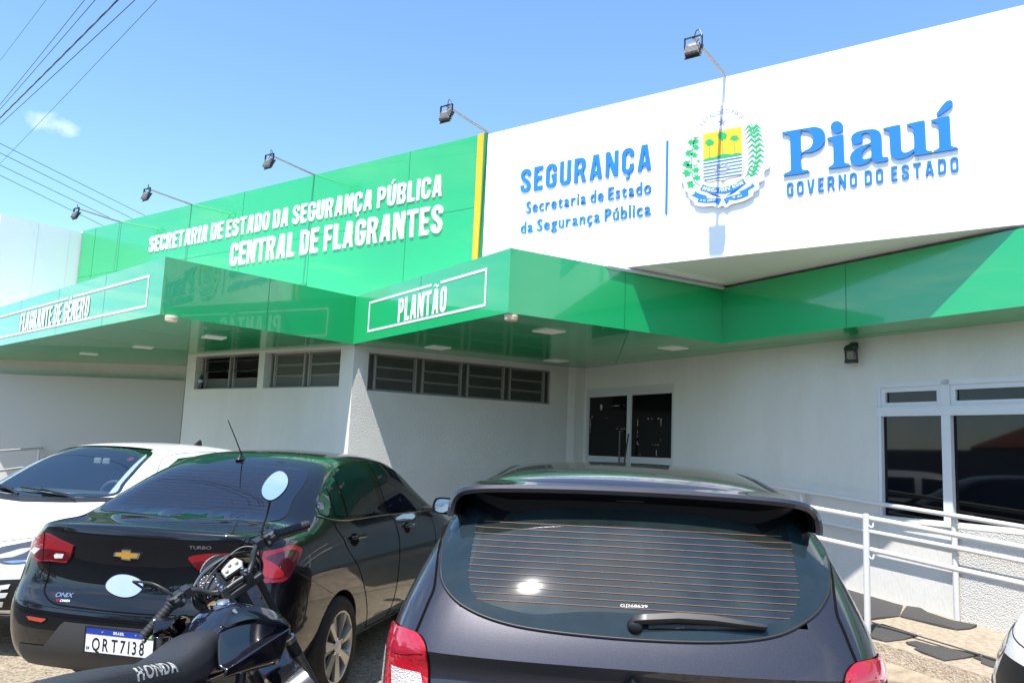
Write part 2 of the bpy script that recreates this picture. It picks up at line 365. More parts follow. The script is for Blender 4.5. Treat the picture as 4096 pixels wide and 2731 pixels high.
# entrance wall frame: D(t, z, n) with t to the right along the wall, n into the building
DW, DWL, DU, DN = wall_frame((-6.282, 10.473), (5.0, 5.648))
def rampz(t): return 0.35 - (max(t, 3.2) - 4.47) * 0.0628
wk = MB(); tt = [-1.5, 3.2, 4.5, 5.5, 6.5, 8.0, 10.0]; nn = [-1.47, -1.2, -0.8, -0.4, 0.2]
for a, b in zip(tt, tt[1:]):
    for c, d in zip(nn, nn[1:]): wk.quad(DW(a, rampz(a), c), DW(b, rampz(b), c), DW(b, rampz(b), d), DW(a, rampz(a), d))
    wk.quad(DW(a, rampz(a), -1.47), DW(b, rampz(b), -1.47), DW(b, rampz(b) - 0.11, -1.50), DW(a, rampz(a) - 0.11, -1.50))
    wk.quad(DW(a, rampz(a) - 0.11, -1.50), DW(b, rampz(b) - 0.11, -1.50), DW(b, 0.004, -1.95), DW(a, 0.004, -1.95), 1)
wk.quad(DW(-1.5, rampz(0), -1.47), DW(-1.5, rampz(0), 0.2), DW(-1.5, 0, 0.2), DW(-1.5, 0, -1.95))
w = wk.build('walkway', [CONC, mat('broken_concrete', (0.36, 0.29, 0.215), 0.95, spec=0.1, bump=(18, 1.0, 9), var=(9, 0.8, (0.19, 0.155, 0.12)))]); w['kind'] = 'structure'
# crack along the curb foot
cr = MB(); pts = []
for i in range(40):
    t = 5.35 + i * 0.045
    pts.append(DW(t, rampz(t) - 0.11 - 0.012 + random.uniform(-0.004, 0.004), -1.515 + random.uniform(-0.012, 0.012)))
cr.tube(pts, 0.006, 5)
k_ = cr.build('pavement_crack', mat('crack_dark', (0.03, 0.025, 0.02), 1.0, spec=0)); k_['kind'] = 'structure'

# ================================================================== BUILDING
bld = thing('police_station', 'white single storey police station with green canopies and wide sign fascia', 'building', (-6, 8, 0))
BO = V((-6, 8, 0))
def W(mb, name, mats, smooth=None, parent=bld):
    mb.v = [p - BO for p in mb.v] if parent is bld else mb.v
    return mb.build(name, mats, parent, smooth)
# --- entrance wall with door and big window
mb = MB(); walls(DW, 9.5, 0, 2.83, [(0.05, 1.93, 0.42, 2.505), (4.83, 7.3, 1.09, 2.36)], 0.07, mb)
W(mb, 'wall', PLASTER)
# --- corner pier and wall with four louvre windows
P_ = (-7.755, 7.235)
QW, QL, QU, QN = wall_frame(P_, (-6.474, 10.312))
HQ = [(0.20, 3.02, 2.255, 2.745)]
mb = MB(); walls(QW, QL, 0, 2.83, HQ, 0.09, mb)
mb.quad(V((-6.474, 10.312, 0)), V((-6.366, 10.339, 0)), V((-6.366, 10.339, 2.83)), V((-6.474, 10.312, 2.83)))
mb.quad(V((-6.366, 10.339, 0)), V((-6.282, 10.473, 0)), V((-6.282, 10.473, 2.83)), V((-6.366, 10.339, 2.83)))
W(mb, 'wall', STUCCO)
# --- front wall with two louvre windows
TW, TL, TU, TN = wall_frame((-11.40, 7.235), P_)
HT = [(0.22, 1.73, 2.29, 2.785), (1.86, 3.40, 2.29, 2.785)]
mb = MB(); walls(TW, TL, 0, 2.84, HT, 0.16, mb)
mb.quad((-11.40, 7.235, 0), (-13.2, 8.46, 0), (-13.2, 8.46, 2.84), (-11.40, 7.235, 2.84))
W(mb, 'wall', PLASTER)
# --- tiled wall of the far bay
TILE = mat('white_wall_tile', (0.60, 0.60, 0.59), 0.35, spec=0.4)
def tile_nodes(m):
    t = m.node_tree; b = t.nodes['Principled BSDF']
    tc = t.nodes.new('ShaderNodeTexCoord'); mp = t.nodes.new('ShaderNodeMapping'); mp.inputs['Rotation'].default_value = (pi / 2, 0, 0)
    br = t.nodes.new('ShaderNodeTexBrick'); br.offset = 0; br.inputs['Scale'].default_value = 1
    br.inputs['Brick Width'].default_value = 0.2; br.inputs['Row Height'].default_value = 0.2; br.inputs['Mortar Size'].default_value = 0.006
    br.inputs['Color1'].default_value = (0.64, 0.64, 0.63, 1); br.inputs['Color2'].default_value = (0.60, 0.60, 0.59, 1); br.inputs['Mortar'].default_value = (0.46, 0.45, 0.43, 1)
    t.links.new(tc.outputs['Object'], mp.inputs[0]); t.links.new(mp.outputs[0], br.inputs[0]); t.links.new(br.outputs[0], b.inputs['Base Color'])
tile_nodes(TILE)
GW, GLn, GU, GN = wall_frame((-18.5, 5.1), (-13.2, 8.46))
mb = MB(); mb.box((0, 0, 0), (GLn, 2.55, 0.2)); to = mb.build('wall', TILE, bld)
to.location = V((-18.5, 5.1, 0)) - BO; to.rotation_euler = (pi / 2, 0, math.atan2(GU.y, GU.x))
mb = MB(); mb.quad(GW(0, 2.55, -0.05), GW(GLn, 2.55, -0.05), GW(GLn, 2.9, -0.05), GW(0, 2.9, -0.05)); mb.quad(GW(0, 2.55, -0.05), GW(GLn, 2.55, -0.05), GW(GLn, 2.55, 0.1), GW(0, 2.55, 0.1))
W(mb, 'lintel', PLASTER)
# --- canopies (soffit at 2.82, top 3.43)
zs, zt = 2.82, 3.43
P2, P1, I1, I2 = (-4.444, 6.006), (-7.94, 4.673), (-7.715, 7.168), (-3.408, 8.549)
def canopy(poly, front):
    """poly: plan outline; front: number of leading edges that carry the fascia."""
    mb = MB(); n = len(poly)
    for i in range(front):
        a, b = poly[i], poly[i + 1]; mb.quad((*a, zs), (*b, zs), (*b, zt), (*a, zt), 0)
        d = V((b[0] - a[0], b[1] - a[1], 0)); L = d.length; d.normalize(); nrm = V((d.y, -d.x, 0))
        k = max(1, round(L / 1.5))
        for q in range(1, k):                                     # panel joints
            c = V((*a, 0)) + d * (L * q / k) + nrm * 0.002
            mb.quad(c - d * 0.003 + ZUP * zs, c + d * 0.003 + ZUP * zs, c + d * 0.003 + ZUP * zt, c - d * 0.003 + ZUP * zt, 2)
    mb.add([(*p, zs) for p in poly], [tuple(range(n))], 1); mb.add([(*p, zt) for p in poly], [tuple(range(n))], 3)  # unseen top face made pale to bounce sunlight up under the white sign
    return mb
W(canopy([(-19.0, 6.19), P1, I1, (-7.69, 7.60), (-13.2, 8.9), (-19.0, 8.9)], 2), 'canopy', [GREEN, SOFFIT, GREENDK, mat('pale_bounce_top', (0.7, 0.7, 0.68), 0.6)])
W(canopy([I1, P2, I2, (-0.505, 7.298), (4.5, 5.13), (4.9, 6.2), (-6.1, 10.9), (-8.0, 7.5)], 4), 'canopy', [GREEN, SOFFIT, GREENDK, mat('pale_bounce_top', (0.7, 0.7, 0.68), 0.6)])
# soffit joints are thin dark lines
for a, b in (((-5.6, 10.15), (-3.9, 7.33)), ((-6.6, 9.9), (-1.2, 8.15)), ((-9.6, 7.3), (-9.4, 4.92)), ((-11.2, 7.3), (-11.0, 5.15))):
    a, b = V((*a, zs - 0.002)), V((*b, zs - 0.002)); d = (b - a).normalized(); s_ = V((-d.y, d.x, 0)) * 0.004
    mb = MB(); mb.quad(a - s_, a + s_, b + s_, b - s_); W(mb, 'soffit_joint', GREENDK)
# --- sign fascias
mb = MB(); mb.box((-15.28, S0 + 0.02, 3.40), (-5.83, S0 + 0.5, 5.275))
for x in (-7.06, -8.875, -10.45, -11.815, -13.93, -14.8):
    mb.box((x - 0.004, S0 + 0.017, 3.42), (x + 0.004, S0 + 0.03, 5.27), 1)
mb.box((-15.28, S0 + 0.0175, 4.385), (-5.83, S0 + 0.03, 4.389), 1)
W(mb, 'green_fascia', [GREEN, mat('green_seam', (0.006, 0.29, 0.088), 0.3)])
mb = MB(); mb.box((-5.963, S0 + 0.012, 3.44), (-5.874, S0 + 0.03, 5.279)); mb.box((-5.86, S0 + 0.014, 3.44), (-5.815, S0 + 0.03, 5.279), 1)
W(mb, 'yellow_stripe', [YELLOW, GREENDK])
mb = MB(); mb.box((-5.80, S0, 3.46), (6.0, S0 + 3.2, 5.245))
for x in (-3.55, -2.335, -1.21, 0.0): mb.box((x - 0.003, S0 - 0.0015, 3.47), (x + 0.003, S0 + 0.02, 5.24), 1)
W(mb, 'white_fascia', [WHITEP, JOINT])
mb = MB(); mb.box((-19.5, 5.93, 3.40), (-15.30, S0 + 0.6, 5.24)); mb.box((-15.302, 6.55, 3.42), (-15.2985, 6.556, 5.23), 1); mb.box((-15.302, 7.1, 3.42), (-15.2985, 7.104, 5.23), 1)
W(mb, 'side_fascia', [GREYP, JOINT])
mb = MB()
for i in range(30):
    x = -24.0 + i * 0.28; mb.box((x, 10.0, 4.6), (x + 0.25, 10.2, 6.62)); mb.box((x + 0.25, 10.03, 4.6), (x + 0.28, 10.2, 6.6))
W(mb, 'roof_parapet', mat('white_roof_sheet', (0.8, 0.8, 0.8), 0.5))
# metal flashing bent up in the gap over the entrance canopy
mb = MB(); L_ = [V((-4.03, 7.05, 0)), V((-3.83, 7.52, 0)), V((-3.60, 8.08, 0)), V((-3.405, 8.54, 0))]; O_ = V((.028, -.012, 0))
for i, (a, b) in enumerate(zip(L_, L_[1:])):
    for z0, z1, k0, k1 in ((3.405, 3.432, 1.0, 1.25), (3.432, 3.456, 1.25, .2)):
        mb.quad(a + O_ * k0 + ZUP * z0, b + O_ * k0 + ZUP * z0, b + O_ * k1 + ZUP * z1, a + O_ * k1 + ZUP * z1)
W(mb, 'roof_flashing', mat('aluminium_flashing', (0.72, 0.74, 0.78), 0.25, metal=0.5))
# back of the building so no light leaks in
mb = MB(); mb.box((-19.4, 9.2, 0), (-13.5, 9.4, 3.42)); mb.box((-19.5, 11.2, 0), (7, 11.4, 4.4)); mb.quad((-19.4, 7.8, 3.45), (-5.8, 7.8, 3.45), (-5.8, 11.3, 4.4), (-19.4, 11.3, 4.4)); mb.quad((-5.8, 10.4, 4.4), (7, 10.4, 4.4), (7, 11.3, 4.4), (-5.8, 11.3, 4.4))
W(mb, 'roof', mat('roof_grey', (0.3, 0.3, 0.3), 0.9))

# --- louvre windows
PANEG = mat('patterned_glass', (0.11, 0.115, 0.105), 0.16, spec=0.6, bump=(160, 0.5, 2))
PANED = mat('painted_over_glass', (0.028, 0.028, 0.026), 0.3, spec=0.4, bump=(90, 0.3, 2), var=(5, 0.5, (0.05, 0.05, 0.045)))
PANEM = mat('green_grey_glass', (0.075, 0.08, 0.062), 0.22, spec=0.5, var=(6, 0.5, (0.05, 0.055, 0.042)))
FRM = mat('old_painted_frame', (0.34, 0.33, 0.30), 0.6, var=(40, 0.6, (0.2, 0.19, 0.17)))
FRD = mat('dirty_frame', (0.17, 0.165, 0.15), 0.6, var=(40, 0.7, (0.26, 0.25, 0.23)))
def louvre(F, a, b, c, d, dep, cols, opened=False, dark=False, frame=FRM, label=None):
    """Louvre window in opening (a,b,c,d): side strips of fixed glass, per column three pivoting panes."""
    fm = MB(); w_ = b - a
    T = 0.022
    fm.box((a, c, dep - 0.02), (b, c + T, dep + 0.03), 0, F); fm.box((a, d - T, dep - 0.02), (b, d, dep + 0.03), 0, F)
    fm.box((a, c, dep - 0.02), (a + T, d, dep + 0.03), 0, F); fm.box((b - T, c, dep - 0.02), (b, d, dep + 0.03), 0, F)
    strip = 0.10; cw = (w_ - strip * (cols + 1)) / cols; panes = []
    for i in range(cols + 1):
        x = a + i * (cw + strip)
        fm.box((x - 0.012, c, dep - 0.03), (x + 0.012, d, dep + 0.02), 0, F) if i else None
        fm.box((x + strip - 0.012, c, dep - 0.03), (x + strip + 0.012, d, dep + 0.02), 0, F) if i < cols else None
    fo = fm.build('window', [frame], bld, None); fo.data.transform(Mx.Translation(-BO))
    if label: fo['label'] = label
    for i in range(cols + 1):
        x = a + i * (cw + strip); q = MB(); q.box((x + 0.012, c + T, dep), (x + strip - 0.012, d - T, dep + 0.006), 0, F)
        q.v = [p - BO for p in q.v]; q.build('pane', PANED if dark else PANEG, fo)
    for i in range(cols):
        x0 = a + strip + i * (cw + strip) + 0.014; x1 = x0 + cw - 0.028; hz = (d - c - 2 * T) / 3
        for r in range(3):
            za = c + T + r * hz; zb = za + hz - 0.012; q = MB(); e = 0.01
            tilt = 0.16 if (opened and r) else 0.012
            lo = za + (0.075 if (opened and r) else 0)
            G = fr(F(x0, lo, dep - tilt), F(x1, lo, dep - tilt) - F(x0, lo, dep - tilt), (F(x0, zb, dep + (tilt * .5 if opened and r else 0)) - F(x0, lo, dep - tilt)), F(0, 0, 1) - F(0, 0, 0))
            q.box((0, 0, -0.003), (1, 1, 0.003), 0, G)
            hh = 0.09
            q.box((0, -0.03, -0.008), (1, hh * .55, 0.008), 1, G); q.box((0, 1 - hh * .5, -0.006), (1, 1, 0.006), 1, G)
            q.box((0, 0, -0.007), (0.03, 1, 0.007), 1, G); q.box((0.97, 0, -0.007), (1, 1, 0.007), 1, G)
            q.v = [p - BO for p in q.v]
            gm = PANED if dark else (PANEG if r == 0 else PANEM)
            q.build('louvre_pane', [gm, frame], fo)
    bk = MB(); bk.box((a - 0.1, c - 0.1, dep + 0.45), (b + 0.1, d + 0.1, dep + 0.47), 0, F)
    for s_ in ((a - 0.1, a - 0.09), (b + 0.09, b + 0.1)): bk.box((s_[0], c - 0.1, dep + 0.03), (s_[1], d + 0.1, dep + 0.45), 0, F)
    bk.box((a - .1, d + .09, dep + 0.03), (b + .1, d + .1, dep + 0.45), 0, F); bk.box((a - .1, c - .1, dep + 0.03), (b + .1, c - .09, dep + 0.45), 0, F)
    bk.v = [p - BO for p in bk.v]; bk.build('room_behind', mat('dim_room', (0.10, 0.095, 0.09), 0.8), fo)
louvre(TW, *HT[0], 0.13, 2, True, label='left louvre window with its glass slats tilted open')
louvre(TW, *HT[1], 0.13, 2, False, label='louvre window with closed patterned slats beside the corner')
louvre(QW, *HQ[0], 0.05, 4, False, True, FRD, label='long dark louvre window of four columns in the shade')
# --- entrance door: two leaves of black film in painted aluminium
mb = MB()
a, b, c, d = 0.05, 1.93, 0.42, 2.505
for lo, hi in (((a, d - 0.10, 0.0), (b, d, 0.07)), ((a, c, 0.0), (a + 0.045, d - 0.10, 0.07)), ((b - 0.035, c, 0.0), (b, d - 0.10, 0.07)), ((0.985, c, 0.005), (1.065, d - 0.10, 0.065))): mb.box(lo, hi, 0, DW)
door = W(mb, 'door', [ALU])
FILM = mat('black_door_film', (0.003, 0.003, 0.003), 0.12, spec=0.3)
TAPE = mat('torn_paper_tape', (0.34, 0.32, 0.27), 0.9)
def part(mb, name, mats, parent, smooth=None, bevel=None):
    mb.v = [p - BO for p in mb.v]; return mb.build(name, mats, parent, smooth, None, bevel)
def leaf(x0, x1, paneb, tapes):
    q = MB(); q.box((x0, 2.385, 0.02), (x1, d - 0.10, 0.05), 0, DW); part(q, 'door_rail', ALU, door); q = MB(); q.box((x0, c, 0.02), (x1, paneb, 0.05), 0, DW); q.box((x0, c + 0.5, 0.012), (x1, c + 0.54, 0.03), 0, DW); q.box((x0, paneb - 0.12, 0.012), (x1, paneb - 0.105, 0.03), 1, DW)
    lf = part(q, 'door_leaf', [ALU, mat('alu_shadow_gap', (0.2, 0.2, 0.2), 0.6)], door)
    q = MB(); q.box((x0, paneb, 0.03), (x1, 2.385, 0.04), 0, DW)
    for (u0, z0, u1, z1) in tapes: q.box((u0, z0, 0.028), (u1, z1, 0.0305), 1, DW)
    part(q, 'pane', [FILM, TAPE], lf)
    return lf
tl = []
def ragged(x0, z0, x1, z1, n):
    for i in range(n):
        if random.random() < 0.35: continue
        f0, f1 = i / n, (i + random.uniform(.4, 1.0)) / n; w_ = random.uniform(0.002, 0.008)
        tl.append((x0 + (x1 - x0) * f0 - (w_ if x1 == x0 else 0), z0 + (z1 - z0) * f0 - (w_ if z1 == z0 else 0), x0 + (x1 - x0) * f1 + (w_ if x1 == x0 else 0), z0 + (z1 - z0) * f1 + (w_ if z1 == z0 else 0)))
ragged(0.125, 1.72, 0.125, 2.08, 7); ragged(0.14, 2.1, 0.2, 2.1, 1); ragged(0.50, 2.08, 0.54, 2.08, 1); ragged(0.62, 1.93, 0.94, 1.93, 6); ragged(0.62, 2.25, 0.94, 2.25, 5); ragged(0.95, 1.95, 0.95, 2.2, 4)
lf1 = leaf(0.095, 0.985, 1.545, tl); tl = []
ragged(1.19, 2.06, 1.66, 2.06, 7); ragged(1.19, 1.72, 1.66, 1.72, 8); ragged(1.19, 1.72, 1.19, 2.06, 7); ragged(1.66, 1.72, 1.66, 2.06, 7); ragged(1.25, 1.58, 1.25, 1.7, 3); ragged(1.58, 1.58, 1.58, 1.7, 3)
lf2 = leaf(1.065, 1.895, 1.555, tl)
q = MB(); q.tube([DW(0.885, 1.90, -0.03), DW(0.885, 1.25, -0.03)], 0.013, 8); q.box((0.868, 1.88, -0.03), (0.902, 1.90, 0.02), 0, DW); q.box((0.868, 1.27, -0.03), (0.902, 1.29, 0.02), 0, DW)
part(q, 'handle', [mat('bronze_bar', (0.10, 0.085, 0.07), 0.4, metal=0.5)], lf1, 40)
q = MB(); q.lathe([(0.045, 0), (0.045, 0.002)], fr(DW(0.375, 2.235, 0.0275), DU * 0.6, ZUP, -DN), 20); part(q, 'sticker', [mat('worn_round_sticker', (0.62, 0.66, 0.68), 0.5, var=(38, 1.0, (0.01, 0.01, 0.01)))], lf1)
# rod hung between the leaves
q = MB(); q.tube([DW(1.10, 1.86, -0.05), DW(1.06, 1.6, -0.06), DW(0.99, 1.2, -0.06)], 0.011, 6); part(q, 'chain_bar', [BLACKM], lf2, 40)
# --- big window at the right
FW = mat('white_window_frame', (0.62, 0.63, 0.65), 0.4, spec=0.5)
a, b, c, d = 4.83, 7.3, 1.09, 2.36
mb = MB()
for lo, hi in (((a, d - 0.045, 0.0), (b, d, 0.08)), ((a, c, 0.005), (a + 0.035, d, 0.08)), ((a, 2.04, -0.005), (b, 2.125, 0.075)), ((5.475, c, 0.0), (5.56, 2.04, 0.078)), ((5.475, 2.125, 0.0), (5.56, d, 0.078)), ((6.28, c, 0.0), (6.36, d, 0.078)), ((a, c, 0.012), (b, c + 0.012, 0.08))): mb.box(lo, hi, 0, DW)
win = W(mb, 'window', [FW]); win['label'] = 'large dark window with white frame and two top lights'
for x0, x1 in ((4.865, 5.475), (5.56, 6.28), (6.36, 7.3)):
    q = MB(); q.box((x0, c + 0.01, 0.05), (x1, 2.04, 0.058), 0, DW); part(q, 'pane', [DARKGLASS], win)
    q = MB(); T = 0.045
    for lo, hi in (((x0, 2.125, 0.015), (x1, 2.125 + T, 0.06)), ((x0, d - 0.045 - T, 0.015), (x1, d - 0.045, 0.06)), ((x0, 2.125 + T, 0.015), (x0 + T, d - 0.045 - T, 0.06)), ((x1 - T, 2.125 + T, 0.015), (x1, d - 0.045 - T, 0.06))): q.box(lo, hi, 0, DW)
    f_ = part(q, 'top_light', [FW], win)
    q = MB(); q.box((x0 + T, 2.125 + T, 0.045), (x1 - T, d - 0.045 - T, 0.052), 0, DW); part(q, 'pane', [DARKGLASS], f_)
mb = MB(); mb.box((4.80, 1.055, -0.03), (7.4, 1.089, 0.07), 0, DW); part(mb, 'window_sill', [PLASTER], win)
mb = MB(); mb.box((5.56, 0.25, -0.035), (9, 1.05, -0.004), 0, DW); W(mb, 'wall_plinth', [STUCCO])
# ================================================================== LETTERING
PIAUI=[[[(-2327,4553),(-2323,4566),(-2074,4560),(-2040,4555),(-1992,4532),(-1965,4494),(-1957,4448),(-1966,4399),(-1993,4360),(-2035,4337),(-2083,4326),(-2166,4328),(-2164,4197),(-2157,4181),(-2139,4171),(-2113,4170),(-2107,4160),(-2112,4146),(-2312,4147),(-2319,4157),(-2316,4171),(-2283,4177),(-2266,4189),(-2260,4217),(-2267,4502),(-2273,4518),(-2289,4535),(-2318,4542)],[(-2171,4539),(-2144,4540),(-2109,4530),(-2078,4505),(-2062,4469),(-2061,4425),(-2072,4390),(-2096,4365),(-2131,4355),(-2165,4354)]],[[(-1938,4429),(-1930,4434),(-1818,4437),(-1804,4431),(-1801,4417),(-1797,4198),(-1791,4179),(-1775,4169),(-1760,4166),(-1755,4154),(-1761,4143),(-1920,4147),(-1927,4158),(-1921,4167),(-1900,4173),(-1888,4189),(-1887,4203),(-1888,4369),(-1895,4389),(-1912,4403),(-1933,4411)],[(-1804,4506),(-1806,4526),(-1815,4544),(-1829,4559),(-1846,4569),(-1864,4573),(-1881,4570),(-1895,4561),(-1904,4546),(-1908,4528),(-1905,4508),(-1896,4489),(-1882,4474),(-1865,4464),(-1847,4461),(-1830,4464),(-1816,4473),(-1807,4488)]],[[(-1736,4383),(-1729,4410),(-1706,4431),(-1667,4441),(-1609,4443),(-1551,4435),(-1514,4414),(-1495,4382),(-1490,4335),(-1487,4201),(-1483,4180),(-1474,4171),(-1458,4170),(-1446,4168),(-1439,4154),(-1446,4138),(-1487,4132),(-1525,4135),(-1553,4147),(-1573,4173),(-1600,4148),(-1639,4134),(-1684,4134),(-1723,4152),(-1744,4184),(-1747,4221),(-1734,4254),(-1708,4278),(-1662,4298),(-1611,4313),(-1579,4321),(-1575,4366),(-1584,4396),(-1603,4412),(-1628,4415),(-1648,4405),(-1651,4388),(-1643,4358),(-1655,4335),(-1681,4328),(-1714,4332),(-1732,4354)],[(-1579,4299),(-1574,4200),(-1593,4184),(-1625,4180),(-1646,4192),(-1653,4218),(-1644,4251),(-1618,4278)]],[[(-1475,4420),(-1466,4429),(-1357,4434),(-1345,4430),(-1341,4417),(-1337,4229),(-1331,4200),(-1314,4182),(-1283,4183),(-1253,4198),(-1237,4217),(-1239,4355),(-1244,4380),(-1258,4398),(-1282,4406),(-1289,4420),(-1283,4427),(-1170,4433),(-1158,4427),(-1153,4413),(-1148,4193),(-1143,4173),(-1129,4162),(-1111,4160),(-1104,4151),(-1108,4140),(-1227,4141),(-1236,4152),(-1237,4179),(-1253,4162),(-1290,4141),(-1333,4132),(-1375,4139),(-1409,4166),(-1422,4207),(-1428,4379),(-1434,4397),(-1451,4409),(-1471,4414)]],[[(-1104,4416),(-1096,4425),(-985,4432),(-971,4425),(-967,4411),(-964,4192),(-957,4174),(-943,4161),(-926,4159),(-921,4150),(-925,4141),(-1083,4140),(-1091,4150),(-1083,4159),(-1064,4164),(-1053,4175),(-1050,4195),(-1053,4365),(-1059,4383),(-1073,4396),(-1098,4405)],[(-1063,4458),(-1059,4475),(-1020,4528),(-990,4558),(-967,4565),(-947,4555),(-942,4534),(-951,4512),(-980,4488),(-1045,4451),(-1057,4452)]]]
